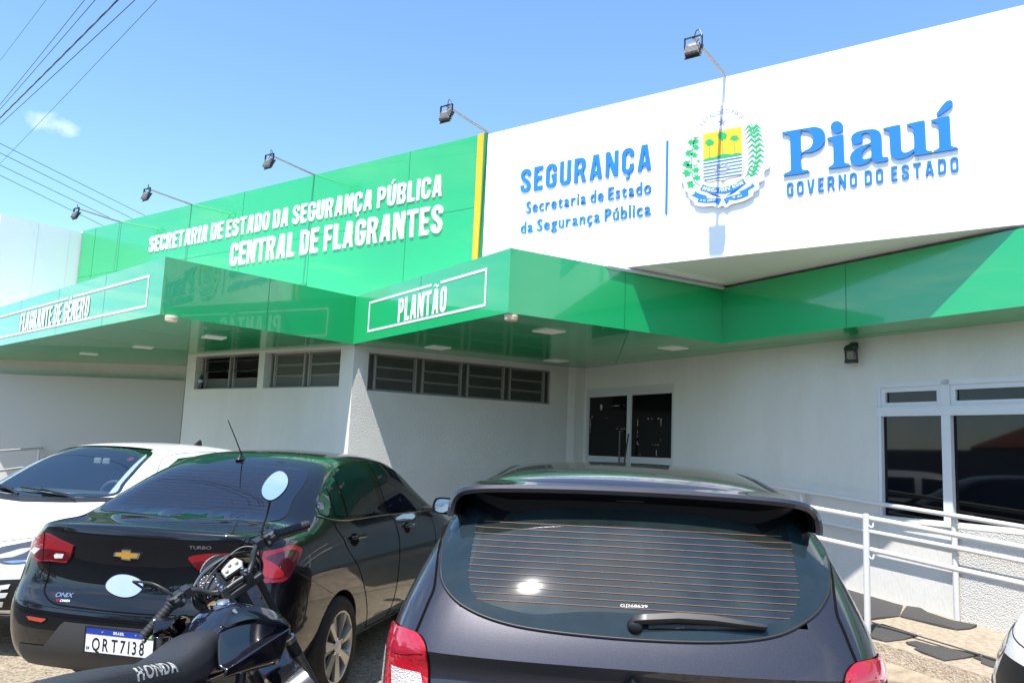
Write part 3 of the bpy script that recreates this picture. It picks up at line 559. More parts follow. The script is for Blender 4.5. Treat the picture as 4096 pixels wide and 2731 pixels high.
CREST=[('white',0,[(-3344,4482),(-3339,4395),(-3337,4316),(-3329,4264),(-3300,4228),(-3287,4160),(-3250,4131),(-3242,4080),(-3197,4038),(-3177,3997),(-3094,3968),(-3001,3964),(-2971,3944),(-2940,3936),(-2902,3952),(-2864,3925),(-2819,3952),(-2701,3965),(-2613,4003),(-2602,4038),(-2552,4060),(-2552,4119),(-2505,4140),(-2502,4221),(-2462,4243),(-2452,4300),(-2457,4360),(-2452,4403),(-2462,4471),(-2466,4539),(-2476,4600),(-2498,4657),(-2542,4748),(-2637,4844),(-2749,4907),(-2902,4956),(-3057,4952),(-3176,4899),(-3271,4784),(-3326,4637)]),('tan',1,[(-3121,4710),(-2705,4707),(-2694,4253),(-2700,4225),(-2724,4206),(-2761,4203),(-2836,4201),(-2870,4194),(-2897,4155),(-2923,4194),(-2950,4200),(-3019,4194),(-3066,4202),(-3097,4230),(-3107,4278)]),('white',2,[(-3112,4699),(-2712,4698),(-2703,4255),(-2709,4232),(-2730,4216),(-2768,4212),(-2843,4211),(-2877,4203),(-2898,4171),(-2918,4202),(-2948,4209),(-3019,4204),(-3058,4210),(-3088,4235),(-3098,4280)]),('yellow',3,[(-3102,4694),(-2716,4693),(-2711,4425),(-3097,4429)]),('green',4,[(-3097,4429),(-3076,4438),(-3029,4445),(-2990,4438),(-2944,4449),(-2898,4456),(-2852,4449),(-2814,4436),(-2777,4442),(-2740,4438),(-2712,4427),(-2712,4416),(-3097,4419)]),('blue',3,[(-3097,4399),(-2710,4397),(-2710,4383),(-3096,4385)]),('blue',3,[(-3096,4365),(-2710,4364),(-2709,4352),(-3096,4351)]),('blue',3,[(-3095,4330),(-2709,4331),(-2709,4319),(-3095,4317)]),('blue',3,[(-3094,4298),(-2708,4297),(-2708,4285),(-3094,4285)]),('blue',3,[(-3092,4266),(-2707,4263),(-2707,4251),(-3092,4253)]),('blue',3,[(-3080,4235),(-2718,4231),(-2718,4219),(-3080,4221)]),('blue',3,[(-2915,4197),(-2880,4198),(-2898,4182)]),('green',4,[(-3035,4566),(-3030,4565),(-3027,4442),(-3034,4444)]),('green',4,[(-2906,4602),(-2901,4601),(-2897,4454),(-2903,4455)]),('green',4,[(-2787,4556),(-2782,4555),(-2777,4441),(-2783,4442)]),('green',4,[(-3033,4636),(-3025,4624),(-3011,4623),(-3014,4617),(-2998,4611),(-2998,4601),(-2983,4593),(-2999,4588),(-2989,4574),(-3006,4576),(-3001,4567),(-3016,4570),(-3022,4564),(-3032,4570),(-3044,4559),(-3049,4573),(-3062,4572),(-3059,4585),(-3080,4595),(-3062,4600),(-3084,4612),(-3065,4613),(-3070,4626),(-3054,4623),(-3055,4640),(-3041,4629)]),('green',4,[(-2906,4688),(-2896,4664),(-2881,4677),(-2878,4658),(-2862,4653),(-2867,4644),(-2858,4636),(-2862,4628),(-2861,4617),(-2871,4617),(-2867,4599),(-2878,4609),(-2882,4598),(-2896,4604),(-2905,4586),(-2914,4601),(-2927,4606),(-2930,4619),(-2942,4617),(-2942,4631),(-2949,4634),(-2942,4644),(-2963,4658),(-2940,4658),(-2948,4674),(-2931,4669),(-2931,4682),(-2914,4673)]),('green',4,[(-2783,4634),(-2776,4611),(-2758,4620),(-2768,4604),(-2746,4608),(-2761,4593),(-2732,4584),(-2760,4584),(-2737,4562),(-2769,4579),(-2757,4546),(-2777,4574),(-2783,4553),(-2788,4577),(-2807,4560),(-2798,4583),(-2830,4584),(-2805,4593),(-2830,4603),(-2807,4603),(-2822,4622),(-2800,4609),(-2807,4633),(-2789,4613)]),('gray',1,[(-2916,4829),(-2902,4794),(-2867,4788),(-2892,4770),(-2880,4735),(-2910,4759),(-2937,4742),(-2930,4775),(-2960,4800),(-2925,4797)]),('gray',4,[(-2995,4288),(-2974,4332),(-2943,4358),(-2910,4362),(-2926,4331),(-2957,4298),(-2971,4276)]),('gray',4,[(-2890,4361),(-2844,4340),(-2823,4309),(-2815,4284),(-2850,4300),(-2878,4332)]),('gray',4,[(-2950,4263),(-2927,4278),(-2889,4285),(-2842,4270),(-2859,4254),(-2904,4250)]),('blue',2,[(-3099,4190),(-3050,4161),(-2988,4140),(-2911,4128),(-2835,4131),(-2768,4146),(-2701,4182),(-2673,4131),(-2716,4104),(-2790,4075),(-2873,4065),(-2972,4079),(-3049,4104),(-3129,4139)]),('navy',1,[(-3049,4098),(-2972,4073),(-2903,4030),(-2941,4042),(-3002,4066)]),('navy',1,[(-2805,4074),(-2716,4102),(-2678,4128),(-2782,4059),(-2872,4029),(-2827,4058)]),('blue',1,[(-3184,4140),(-3151,4112),(-3056,4067),(-3062,4047),(-3017,4036),(-2925,4028),(-2916,4018),(-2971,3990),(-3064,3999),(-3156,4021),(-3144,4055),(-3218,4097),(-3186,4112)]),('blue',1,[(-2617,4129),(-2586,4089),(-2650,4060),(-2647,4010),(-2708,3992),(-2775,3983),(-2842,3999),(-2884,4018),(-2820,4031),(-2723,4042),(-2742,4060),(-2672,4082),(-2624,4104)]),('blue',2,[(-2912,4015),(-2940,3963),(-2965,3983),(-2957,4012)]),('blue',2,[(-2889,4014),(-2838,3994),(-2840,3979),(-2867,3961)]),('green',1,[(-3218,4672),(-3213,4648),(-3187,4647),(-3204,4629),(-3191,4609),(-3217,4614),(-3236,4602),(-3245,4626),(-3272,4645),(-3250,4650),(-3257,4677),(-3234,4660)]),('green',1,[(-3191,4672),(-3173,4656),(-3158,4670),(-3157,4646),(-3138,4637),(-3156,4626),(-3159,4604),(-3179,4619),(-3206,4618),(-3197,4635),(-3217,4654),(-3193,4653)]),('green',1,[(-3149,4599),(-3156,4578),(-3131,4565),(-3156,4560),(-3153,4538),(-3176,4555),(-3201,4554),(-3198,4578),(-3214,4605),(-3191,4599),(-3184,4622),(-3171,4598)]),('green',1,[(-3262,4569),(-3245,4547),(-3224,4559),(-3228,4533),(-3208,4519),(-3232,4511),(-3241,4489),(-3261,4509),(-3292,4514),(-3277,4530),(-3296,4554),(-3269,4549)]),('green',1,[(-3175,4529),(-3174,4507),(-3151,4502),(-3169,4490),(-3161,4471),(-3185,4480),(-3204,4472),(-3209,4495),(-3230,4515),(-3209,4516),(-3210,4540),(-3192,4522)]),('green',1,[(-3275,4463),(-3264,4438),(-3238,4443),(-3251,4420),(-3233,4401),(-3261,4401),(-3278,4383),(-3293,4407),(-3324,4422),(-3303,4432),(-3316,4460),(-3289,4447)]),('green',1,[(-3215,4411),(-3225,4394),(-3206,4380),(-3228,4379),(-3230,4361),(-3248,4378),(-3270,4382),(-3263,4401),(-3273,4426),(-3253,4417),(-3243,4436),(-3235,4414)]),('green',1,[(-3250,4373),(-3247,4343),(-3213,4339),(-3237,4319),(-3223,4293),(-3257,4302),(-3283,4288),(-3292,4319),(-3324,4346),(-3296,4350),(-3301,4385),(-3273,4361)]),('green',1,[(-3193,4384),(-3172,4368),(-3157,4386),(-3153,4359),(-3130,4351),(-3149,4336),(-3150,4311),(-3174,4324),(-3203,4321),(-3195,4341),(-3219,4359),(-3193,4362)]),('green',1,[(-3153,4304),(-3145,4280),(-3120,4282),(-3134,4262),(-3120,4243),(-3146,4245),(-3164,4229),(-3176,4253),(-3204,4269),(-3184,4278),(-3193,4305),(-3168,4290)]),('green',1,[(-3198,4238),(-3203,4212),(-3173,4200),(-3201,4189),(-3195,4163),(-3224,4180),(-3253,4176),(-3253,4204),(-3275,4235),(-3247,4231),(-3242,4261),(-3223,4234)]),('green',1,[(-3287,4501),(-3282,4491),(-3271,4494),(-3276,4484),(-3268,4476),(-3279,4475),(-3285,4466),(-3292,4476),(-3306,4481),(-3298,4487),(-3304,4498),(-3293,4494)]),('green',1,[(-3145,4449),(-3143,4437),(-3130,4437),(-3138,4428),(-3132,4418),(-3145,4421),(-3154,4414),(-3159,4426),(-3172,4435),(-3161,4438),(-3164,4451),(-3153,4443)]),('green',1,[(-3187,4692),(-3181,4668),(-3198,4612),(-3217,4498),(-3215,4381),(-3202,4286),(-3172,4223),(-3126,4183),(-3130,4177),(-3180,4217),(-3213,4284),(-3226,4383),(-3227,4500),(-3208,4614),(-3191,4670)]),('gray',2,[(-3147,4695),(-3147,4682),(-3157,4675),(-3171,4674),(-3183,4677),(-3197,4683),(-3208,4694),(-3208,4707),(-3202,4719),(-3196,4726),(-3185,4727),(-3170,4724),(-3160,4719),(-3153,4709)]),('white',3,[(-3149,4695),(-3149,4683),(-3159,4677),(-3171,4676),(-3183,4678),(-3196,4684),(-3206,4694),(-3206,4706),(-3200,4718),(-3195,4724),(-3185,4726),(-3171,4723),(-3161,4718),(-3155,4708)]),('gray',2,[(-3218,4573),(-3217,4560),(-3228,4553),(-3242,4552),(-3254,4555),(-3268,4561),(-3279,4571),(-3279,4584),(-3273,4596),(-3267,4604),(-3256,4605),(-3241,4602),(-3230,4597),(-3224,4587)]),('white',3,[(-3219,4573),(-3219,4561),(-3229,4555),(-3242,4554),(-3254,4556),(-3267,4562),(-3277,4572),(-3277,4584),(-3271,4595),(-3265,4602),(-3255,4604),(-3241,4601),(-3231,4596),(-3225,4587)]),('gray',2,[(-3232,4469),(-3232,4456),(-3242,4449),(-3256,4448),(-3269,4450),(-3283,4456),(-3294,4467),(-3294,4480),(-3287,4491),(-3281,4499),(-3271,4500),(-3256,4498),(-3245,4492),(-3239,4483)]),('white',3,[(-3234,4469),(-3234,4457),(-3244,4450),(-3257,4449),(-3268,4452),(-3281,4457),(-3292,4467),(-3292,4479),(-3286,4490),(-3280,4497),(-3270,4499),(-3256,4496),(-3246,4491),(-3240,4482)]),('gray',2,[(-3154,4416),(-3154,4403),(-3164,4396),(-3178,4395),(-3190,4397),(-3204,4403),(-3215,4414),(-3215,4426),(-3209,4438),(-3203,4446),(-3192,4447),(-3177,4445),(-3167,4439),(-3161,4430)]),('white',3,[(-3156,4416),(-3156,4404),(-3166,4398),(-3178,4397),(-3190,4399),(-3203,4404),(-3213,4414),(-3213,4426),(-3207,4437),(-3202,4444),(-3192,4446),(-3178,4443),(-3168,4438),(-3162,4429)]),('gray',2,[(-3208,4257),(-3208,4245),(-3218,4238),(-3232,4237),(-3244,4239),(-3258,4244),(-3269,4255),(-3269,4268),(-3263,4279),(-3257,4287),(-3246,4289),(-3231,4286),(-3221,4281),(-3214,4271)]),('white',3,[(-3210,4258),(-3209,4246),(-3219,4239),(-3232,4238),(-3244,4240),(-3257,4245),(-3267,4255),(-3267,4267),(-3261,4278),(-3256,4285),(-3246,4287),(-3232,4285),(-3222,4280),(-3216,4271)]),('green',1,[(-2633,4724),(-2615,4666),(-2603,4618),(-2590,4548),(-2581,4472),(-2578,4412),(-2581,4360),(-2590,4310),(-2603,4267),(-2632,4198),(-2676,4162),(-2668,4161),(-2624,4197),(-2595,4266),(-2582,4308),(-2573,4359),(-2570,4410),(-2573,4470),(-2582,4547),(-2595,4617),(-2606,4664),(-2625,4722)]),('green',2,[(-2612,4658),(-2640,4694),(-2649,4697),(-2695,4646),(-2648,4677),(-2614,4640)]),('green',2,[(-2612,4658),(-2579,4690),(-2568,4686),(-2531,4635),(-2570,4664),(-2609,4638)]),('green',2,[(-2606,4619),(-2634,4655),(-2642,4658),(-2688,4607),(-2641,4638),(-2607,4601)]),('green',2,[(-2606,4619),(-2573,4651),(-2562,4647),(-2524,4596),(-2563,4625),(-2603,4599)]),('green',2,[(-2597,4576),(-2625,4611),(-2634,4615),(-2679,4563),(-2632,4595),(-2598,4558)]),('green',2,[(-2597,4576),(-2564,4608),(-2553,4605),(-2515,4554),(-2554,4582),(-2594,4556)]),('green',2,[(-2589,4526),(-2616,4561),(-2625,4564),(-2671,4513),(-2624,4544),(-2590,4508)]),('green',2,[(-2589,4526),(-2556,4558),(-2545,4554),(-2507,4504),(-2546,4532),(-2586,4506)]),('green',2,[(-2581,4472),(-2608,4507),(-2617,4510),(-2663,4459),(-2616,4490),(-2582,4454)]),('green',2,[(-2581,4472),(-2548,4504),(-2537,4501),(-2499,4450),(-2538,4479),(-2578,4452)]),('green',2,[(-2576,4419),(-2604,4454),(-2613,4457),(-2658,4405),(-2611,4437),(-2577,4401)]),('green',2,[(-2576,4419),(-2543,4451),(-2533,4448),(-2495,4398),(-2534,4426),(-2573,4399)]),('green',2,[(-2576,4367),(-2604,4402),(-2612,4405),(-2658,4353),(-2611,4385),(-2577,4349)]),('green',2,[(-2576,4367),(-2543,4399),(-2533,4396),(-2495,4346),(-2534,4374),(-2573,4347)]),('green',2,[(-2582,4316),(-2609,4350),(-2618,4353),(-2664,4302),(-2617,4334),(-2583,4298)]),('green',2,[(-2582,4316),(-2549,4348),(-2538,4345),(-2501,4296),(-2540,4323),(-2579,4296)]),('green',2,[(-2592,4273),(-2614,4301),(-2621,4303),(-2657,4262),(-2620,4287),(-2593,4259)]),('green',2,[(-2592,4273),(-2566,4299),(-2557,4297),(-2527,4257),(-2558,4279),(-2589,4257)]),('green',2,[(-2606,4238),(-2629,4266),(-2636,4268),(-2672,4227),(-2634,4253),(-2608,4224)]),('green',2,[(-2606,4238),(-2580,4265),(-2571,4262),(-2541,4223),(-2573,4245),(-2603,4223)]),('green',2,[(-2619,4204),(-2642,4231),(-2649,4233),(-2685,4192),(-2647,4218),(-2621,4190)]),('green',2,[(-2619,4204),(-2593,4230),(-2584,4227),(-2554,4188),(-2586,4210),(-2616,4188)])]
ARC1=[(-3109,4786),(-3080,4812),(-3050,4837),(-3021,4848),(-2986,4853),(-2943,4863),(-3466,5187),(-2901,4863),(-2861,4858),(-3466,5187),(-2813,4846),(-2788,4833),(-2773,4819),(-2745,4791),(-2726,4771)]
SF = fr((0, S0, 0), (1, 0, 0), (0, 0, 1), (0, -1, 0))          # sign plane: x, z, out toward the street
GF = fr((0, S0 + 0.02, 0), (1, 0, 0), (0, 0, 1), (0, -1, 0))
grp = 'raised sign lettering'
t = thing('sign_lettering', 'raised white upper line of lettering naming the public security secretariat on green', 'sign'); text(t, 'SECRETARIA DE ESTADO DA SEGURANÇA PÚBLICA', GF, -12.94, 4.605, 6.455, 0.272, 0.016, SIGNWHITE, -.014, 0.135, 0.36, font=GO)
t = thing('sign_lettering', 'raised white large lettering CENTRAL DE FLAGRANTES on the green fascia', 'sign'); text(t, 'CENTRAL DE FLAGRANTES', GF, -10.65, 4.142, 4.20, 0.352, 0.020, SIGNWHITE, -.008, 0.125, 0.36, font=GO)
t = thing('sign_lettering', 'raised blue word SEGURANÇA on the white fascia', 'sign'); text(t, 'SEGURANÇA', SF, -5.29, 4.445, 1.622, 0.272, 0.016, SIGNBLUE, -.008, 0.16, font=GO)
t = thing('sign_lettering', 'small raised blue line Secretaria de Estado under the word SEGURANÇA', 'sign'); text(t, 'Secretaria de Estado', SF, -5.20, 4.197, 1.537, 0.133, 0.014, SIGNBLUE, 0.025, 0.16, 0.42, bev=0)
t = thing('sign_lettering', 'lowest small raised blue line da Segurança Pública on the white fascia', 'sign'); text(t, 'da Segurança Pública', SF, -5.265, 3.972, 1.603, 0.133, 0.014, SIGNBLUE, 0.025, 0.16, 0.42)
b_ = MB(); b_.box((-3.503, S0 - 0.014, 3.955), (-3.482, S0, 4.713)); tag(b_.build('divider_bar', SIGNBLUE), 'thin blue upright bar between the blue lettering and the coat of arms', 'sign')
t = thing('sign_lettering', 'raised blue line GOVERNO DO ESTADO under the big state name', 'sign'); text(t, 'GOVERNO DO ESTADO', SF, -2.30, 3.955, 1.385, 0.125, 0.014, SIGNBLUE, -.025, 0.25, 0.5, font=GO, embz=-.015)
t = thing('sign_lettering', 'very large raised blue serif state name Piauí on the white fascia', 'sign')
for L in PIAUI:
    loops = [[(p.x, p.y) for p in spline([(x / 1000, z / 1000, 0) for x, z in l], 3, True)] for l in L]
    link('letter', fill(loops, SF, 0, 0.022, 'letter', SIGNBLUE), t)
# --- coat of arms on its own white board
CM = dict(white=mat('arms_white', (0.86, 0.86, 0.86), 0.3), tan=mat('arms_tan', (0.62, 0.36, 0.20), 0.4), yellow=mat('arms_yellow', (0.85, 0.50, 0.02), 0.4), green=mat('arms_green', (0.015, 0.42, 0.13), 0.4),
          blue=mat('arms_blue', (0.02, 0.20, 0.68), 0.4), navy=mat('arms_navy', (0.02, 0.08, 0.42), 0.4), gray=mat('arms_grey', (0.36, 0.36, 0.40), 0.5))
arms = thing('coat_of_arms', 'state coat of arms board with palms, stripes and blue ribbon on white fascia', 'sign', (-2.9, S0, 4.4))
nm = {}
for i, (col, lay, pts) in enumerate(CREST):
    pts = [(x / 1000, z / 1000) for x, z in pts]
    if i == 0:
        pts = [(p.x, p.y) for p in spline([(x, z, 0) for x, z in pts], 3, True)]; me = fill([pts], SF, 0, 0.03, 'board', CM['white']); bd = link('board', me, arms)
        me.transform(Mx.Translation((2.9, -S0, -4.4))); continue
    nm.setdefault((col, lay), []).append(pts)
NAMES = {('tan', 1): 'shield', ('yellow', 3): 'shield_field', ('green', 4): 'palm', ('blue', 3): 'shield_stripe', ('blue', 2): 'ribbon', ('blue', 1): 'ribbon', ('navy', 1): 'ribbon_shade', ('gray', 1): 'star', ('gray', 4): 'fish', ('green', 1): 'branch', ('green', 2): 'cane_leaf', ('white', 2): 'shield_edge', ('white', 3): 'cotton_boll', ('gray', 2): 'cotton_outline'}
for (col, lay), L in nm.items():
    name = NAMES.get((col, lay), 'emblem')
    for pts in L:
        me = fill([pts], SF, 0.030, 0.030 + 0.0022 * lay, name, CM[col]); me.transform(Mx.Translation((2.9, -S0, -4.4))); link(name, me, arms)
def arc_text(s, pts, cap, m, w, wid, name, parent, bo):
    ob = []
    for i, ch in enumerate(s):
        if ch == ' ': continue
        p = V((pts[i][0] / 1000, pts[i][1] / 1000)); a = V((pts[max(i - 1, 0)][0] / 1000, pts[max(i - 1, 0)][1] / 1000)); b = V((pts[min(i + 1, len(s) - 1)][0] / 1000, pts[min(i + 1, len(s) - 1)][1] / 1000))
        if i and s[i - 1] == ' ': a = p
        if i + 1 < len(s) and s[i + 1] == ' ': b = p
        d = (b - a).normalized(); n = V((-d.y, d.x)); g = glyph(ch); xs = [q.x for l in g for q in l]; sx = wid * cap / GL['cap']; mid = (min(xs) + max(xs)) / 2
        L = bold(g, sx, cap / GL['cap'], 0.02 * cap, 0.01 * cap)
        ob += [[tuple(p + d * (q.x - mid * sx) + n * q.y) for q in l] for l in L]
    me = fill(ob, SF, w, w + 0.002, name, m); me.transform(Mx.Translation((2.9, -S0, -4.4))); link(name, me, parent)
arc_text('ESTADO DO PIAUÍ', ARC1, 0.042, CM['gray'], 0.0305, 0.8, 'lettering', arms, None)
def along(s, pts, cap, **k):
    P = spline([(x, z, 0) for x, z in pts], 8); n = len(s); L = len(P) - 1; out = []
    for i in range(n):
        f = (i + .5) / n * L; j = min(int(f), L - 1); q = P[j].lerp(P[j + 1], f - j); out.append((q.x, q.y))
    arc_text(s, out, cap, CM['white'], 0.035, 0.62, 'lettering', arms, None)
along('IMPAVIDUM FERIENT RUINAE', [(-3108, 4136), (-3041, 4110), (-2972, 4093), (-2895, 4086), (-2835, 4089), (-2760, 4108), (-2694, 4128)], 0.034)
along('24 DE JANEIRO', [(-3126, 4024), (-3048, 4009), (-2971, 4004)], 0.020)
along('DE 1823', [(-2796, 4003), (-2752, 4002), (-2712, 4006)], 0.020)
# --- canopy lettering (flat vinyl)
def fframe(A, B):
    A, B = V((*A, 0)), V((*B, 0)); u = (B - A).normalized(); return fr(A, u, ZUP, V((u.y, -u.x, 0))), (B - A).length
PF, PL = fframe(I1, P2)
VIN = mat('white_vinyl', (0.84, 0.84, 0.84), 0.3)
def boxline(parent, F, x0, x1, z0, z1, gaps, w=0.026):
    q = MB()
    q.box((x0, z0, 0.002), (x1, z0 + w, 0.0045), 0, F); q.box((x0, z0 + w, 0.002), (x0 + w, z1, 0.0045), 0, F); q.box((x1 - w, z0 + w, 0.002), (x1, z1, 0.0045), 0, F)
    xs = [x0 + w] + [g for p in gaps for g in p] + [x1 - w]
    for a, b in zip(xs[::2], xs[1::2]): q.box((a, z1 - w, 0.002), (b, z1, 0.0045), 0, F)
    q.build('border', VIN, parent)
t = thing('canopy_lettering', 'white framed word PLANTÃO on the nearer green canopy front', 'sign')
text(t, 'PLANTÃO', PF, 1.225, 2.966, 1.10, 0.272, 0.003, VIN, 0.0, 0.11, w0=0.002, font=GO)
boxline(t, PF, 0.42, 3.083, 2.928, 3.305, [(1.985, 2.18)])
FF, FL = fframe((-13.453, 5.421), P1)
t = thing('canopy_lettering', 'white framed words FLAGRANTE DE GÊNERO on the far left green canopy', 'sign')
text(t, 'FLAGRANTE DE GÊNERO', FF, FL - 4.70, 2.964, 2.66, 0.262, 0.003, VIN, 0.0, 0.10, 0.36, w0=0.002, font=GO)
boxline(t, FF, -1.2, FL - 0.351, 2.928, 3.28, [(FL - 2.80, FL - 2.62)])
# ================================================================== FLOODLIGHTS on the sign
FIN = mat('cast_fin_grey', (0.26, 0.255, 0.25), 0.5, metal=0.3)
GLS = mat('lamp_glass', (0.5, 0.52, 0.5), 0.15)
def floodlight(x, label):
    t = thing('floodlight', label, 'floodlight', (x, S0 + 0.1, 5.262), (0, 0, 0), 'floodlights along the top of the sign')
    q = MB(); q.tube([(0, 0.15, 0.0), (0, 0, 0.008), (0, -0.30, 0.022), (0, -0.84, 0.055)], 0.0155, 10); q.box((-0.03, -0.02, -0.014), (0.03, 0.12, -0.004)); q.build('arm', GALV, t, 40)
    q = MB(); zb = 0.045; yb = -0.845
    q.box((-0.083, yb - 0.012, zb + 0.012), (0.083, yb + 0.012, zb + 0.018))
    for s_ in (-1, 1): q.box((s_ * 0.083 - 0.003, yb - 0.012, zb - 0.115), (s_ * 0.083 + 0.003, yb + 0.012, zb + 0.018))
    q.build('bracket', BLACKM, t)
    c_ = V((0, yb, zb - 0.115)); w_ = V((0, 0.90, -0.43)).normalized(); v_ = V((1, 0, 0)).cross(w_) * -1; F = fr(c_, (1, 0, 0), v_, w_)
    q = MB(); q.box((-0.066, -0.060, -0.02), (0.066, 0.060, 0.012), 0, F); q.box((-0.078, -0.074, 0.012), (0.078, 0.074, 0.022), 0, F)
    hb = q.build('housing', [BLACKM], t, None, bevel=0.003)
    q = MB()
    for i in range(11): q.box((-0.060 + i * 0.012 - 0.0025, -0.058, -0.042), (-0.060 + i * 0.012 + 0.0025, 0.058, -0.02), 0, F)
    q.box((-0.04, -0.05, -0.043), (0.04, -0.018, -0.038), 0, F); q.build('fins', [FIN], hb)
    q = MB(); q.box((-0.069, -0.064, 0.0225), (0.069, 0.064, 0.0245), 0, F); q.build('lens', GLS, hb)
    q = MB(); q.tube(spline([(0, yb + 0.02, zb + 0.02), (0.03, yb - 0.01, zb + 0.06), (0.065, yb - 0.02, zb + 0.055), (0.09, yb - 0.03, zb), (0.08, yb - 0.06, zb - 0.05), (0.05, yb - 0.05, zb - 0.075)], 5), 0.0042, 6); q.build('cable', BLACKM, t, 40)
for x, l in ((-13.98, 'farthest floodlight on its arm at the left end of the sign top'), (-11.82, 'floodlight on arm above the word SECRETARIA, second from the left'), (-8.88, 'floodlight on arm above the middle of the green fascia'), (-5.81, 'floodlight on arm where the green and white fascias meet'), (-2.90, 'nearest and highest floodlight, above the coat of arms')): floodlight(x, l)
# ------------------------------------------------------------------ lights under the canopies
LED = mat('led_panel_white', (0.78, 0.74, 0.70), 0.4)
for i, (x, y, l) in enumerate(((-9.03, 6.06, 'flat square ceiling light under the far canopy nearest its corner'), (-11.14, 6.35, 'flat square ceiling light in the middle of the far canopy'), (-13.09, 6.57, 'farthest small square ceiling light under the left canopy'), (-4.715, 7.10, 'flat square ceiling light near the right edge of the entrance canopy'), (-6.85, 7.80, 'flat square ceiling light above the long louvre window'), (-6.16, 9.48, 'flat square ceiling light deepest in the entrance corner'), (-4.07, 8.73, 'flat square ceiling light in front of the entrance door'))):
    t = thing('ceiling_light', l, 'light', (x, y, zs), (0, 0, rad(-20)), 'square lights under the canopies')
    q = MB(); q.box((-0.125, -0.125, -0.012), (0.125, 0.125, 0.0)); q.build('frame', VIN, t)
    q = MB(); q.box((-0.11, -0.11, -0.0145), (0.11, 0.11, -0.012)); q.build('diffuser', LED, t)
PUCK = mat('yellowed_plastic', (0.62, 0.50, 0.36), 0.5)
for x, y, l in ((-7.915, 4.79, 'round yellowed lamp under the corner of the far canopy'), (-4.475, 6.10, 'round yellowed lamp under the corner of the entrance canopy')):
    t = thing('corner_lamp', l, 'lamp', (x, y, zs), (0, 0, 0), 'round lamps under the canopy corners')
    q = MB(); q.lathe([(0.062, 0), (0.066, -0.012), (0.066, -0.03), (0.061, -0.03)], fr((0, 0, 0), (1, 0, 0), (0, 1, 0), (0, 0, 1)), 24); q.build('base', PUCK, t, 40)
    q = MB(); q.lathe([(0.063, -0.03), (0.063, -0.05), (0.05, -0.062), (0.0, -0.065)], fr((0, 0, 0), (1, 0, 0), (0, 1, 0), (0, 0, 1)), 24, caps=False); q.build('lens', mat('yellowed_lens', (0.60, 0.47, 0.33), 0.25), t, 40)
# ------------------------------------------------------------------ burnt lamp on the wall
t = thing('wall_lamp', 'burnt black lamp under the eave of the right hand wall', 'lamp', DW(4.60, 2.70, -0.03))
q = MB(); L0 = DW(4.60, 2.70, -0.03)
def dl(t_, z, n): return DW(4.60 + t_, 2.70 + z, n) - L0
q.box((-0.03, 0.02, -0.05), (0.03, 0.08, 0.0), 0, dl); q.tube([dl(0, 0.05, -0.03), dl(0.01, 0.02, -0.09), dl(0.02, -0.05, -0.10)], 0.012, 6); q.build('bracket', BLACKM, t)
q = MB(); F = fr(dl(0.0, 0.0, -0.09), DU * 0.93 - DN * 0.37, V((0, 0, 1)) * 0.8 + DN * 0.6, DN * 0.8 - V((0, 0, 1)) * 0.6)
q.prism([(-0.085, 0.05), (0.06, 0.065), (0.085, 0.02), (0.075, -0.01), (-0.07, -0.02), (-0.095, 0.01)], F, -0.03, 0.03); q.build('hood', BLACKM, t, None, bevel=0.004)
q = MB(); q.tube([dl(-0.06, 0.0, -0.08), dl(-0.055, -0.09, -0.08), dl(0.03, -0.12, -0.1), dl(0.085, -0.11, -0.1), dl(0.08, 0.0, -0.1)], 0.011, 6); q.box((-0.035, -0.135, -0.13), (0.085, -0.10, -0.075), 0, dl); q.build('melted_rim', BLACKM, t)
q = MB(); q.box((-0.02, -0.09, -0.115), (0.055, -0.015, -0.085), 0, dl); q.build('lens', mat('smoky_lens', (0.24, 0.20, 0.17), 0.3), t)
# ------------------------------------------------------------------ bottle on the sill
t = thing('plastic_bottle', 'clear dark plastic bottle with white label on the louvre window sill', 'bottle', TW(0.305, 2.29, 0.055))
BF = fr((0, 0, 0), (1, 0, 0), (0, 1, 0), (0, 0, 1))
q = MB(); q.lathe([(0.032, 0.001), (0.036, 0.01), (0.036, 0.10), (0.034, 0.11), (0.036, 0.12), (0.035, 0.15), (0.02, 0.185), (0.0135, 0.195), (0.0135, 0.205)], BF, 16); q.build('body', mat('bottle_plastic', (0.03, 0.05, 0.06), 0.12, spec=0.6), t, 50)
q = MB(); q.lathe([(0.0368, 0.105), (0.0368, 0.145)], BF, 16, caps=False); q.build('label', mat('bottle_label', (0.5, 0.52, 0.55), 0.5), t, 50)
q = MB(); q.lathe([(0.0155, 0.203), (0.0155, 0.222)], BF, 12); q.build('cap', mat('bottle_cap', (0.01, 0.02, 0.03), 0.5), t, 50)
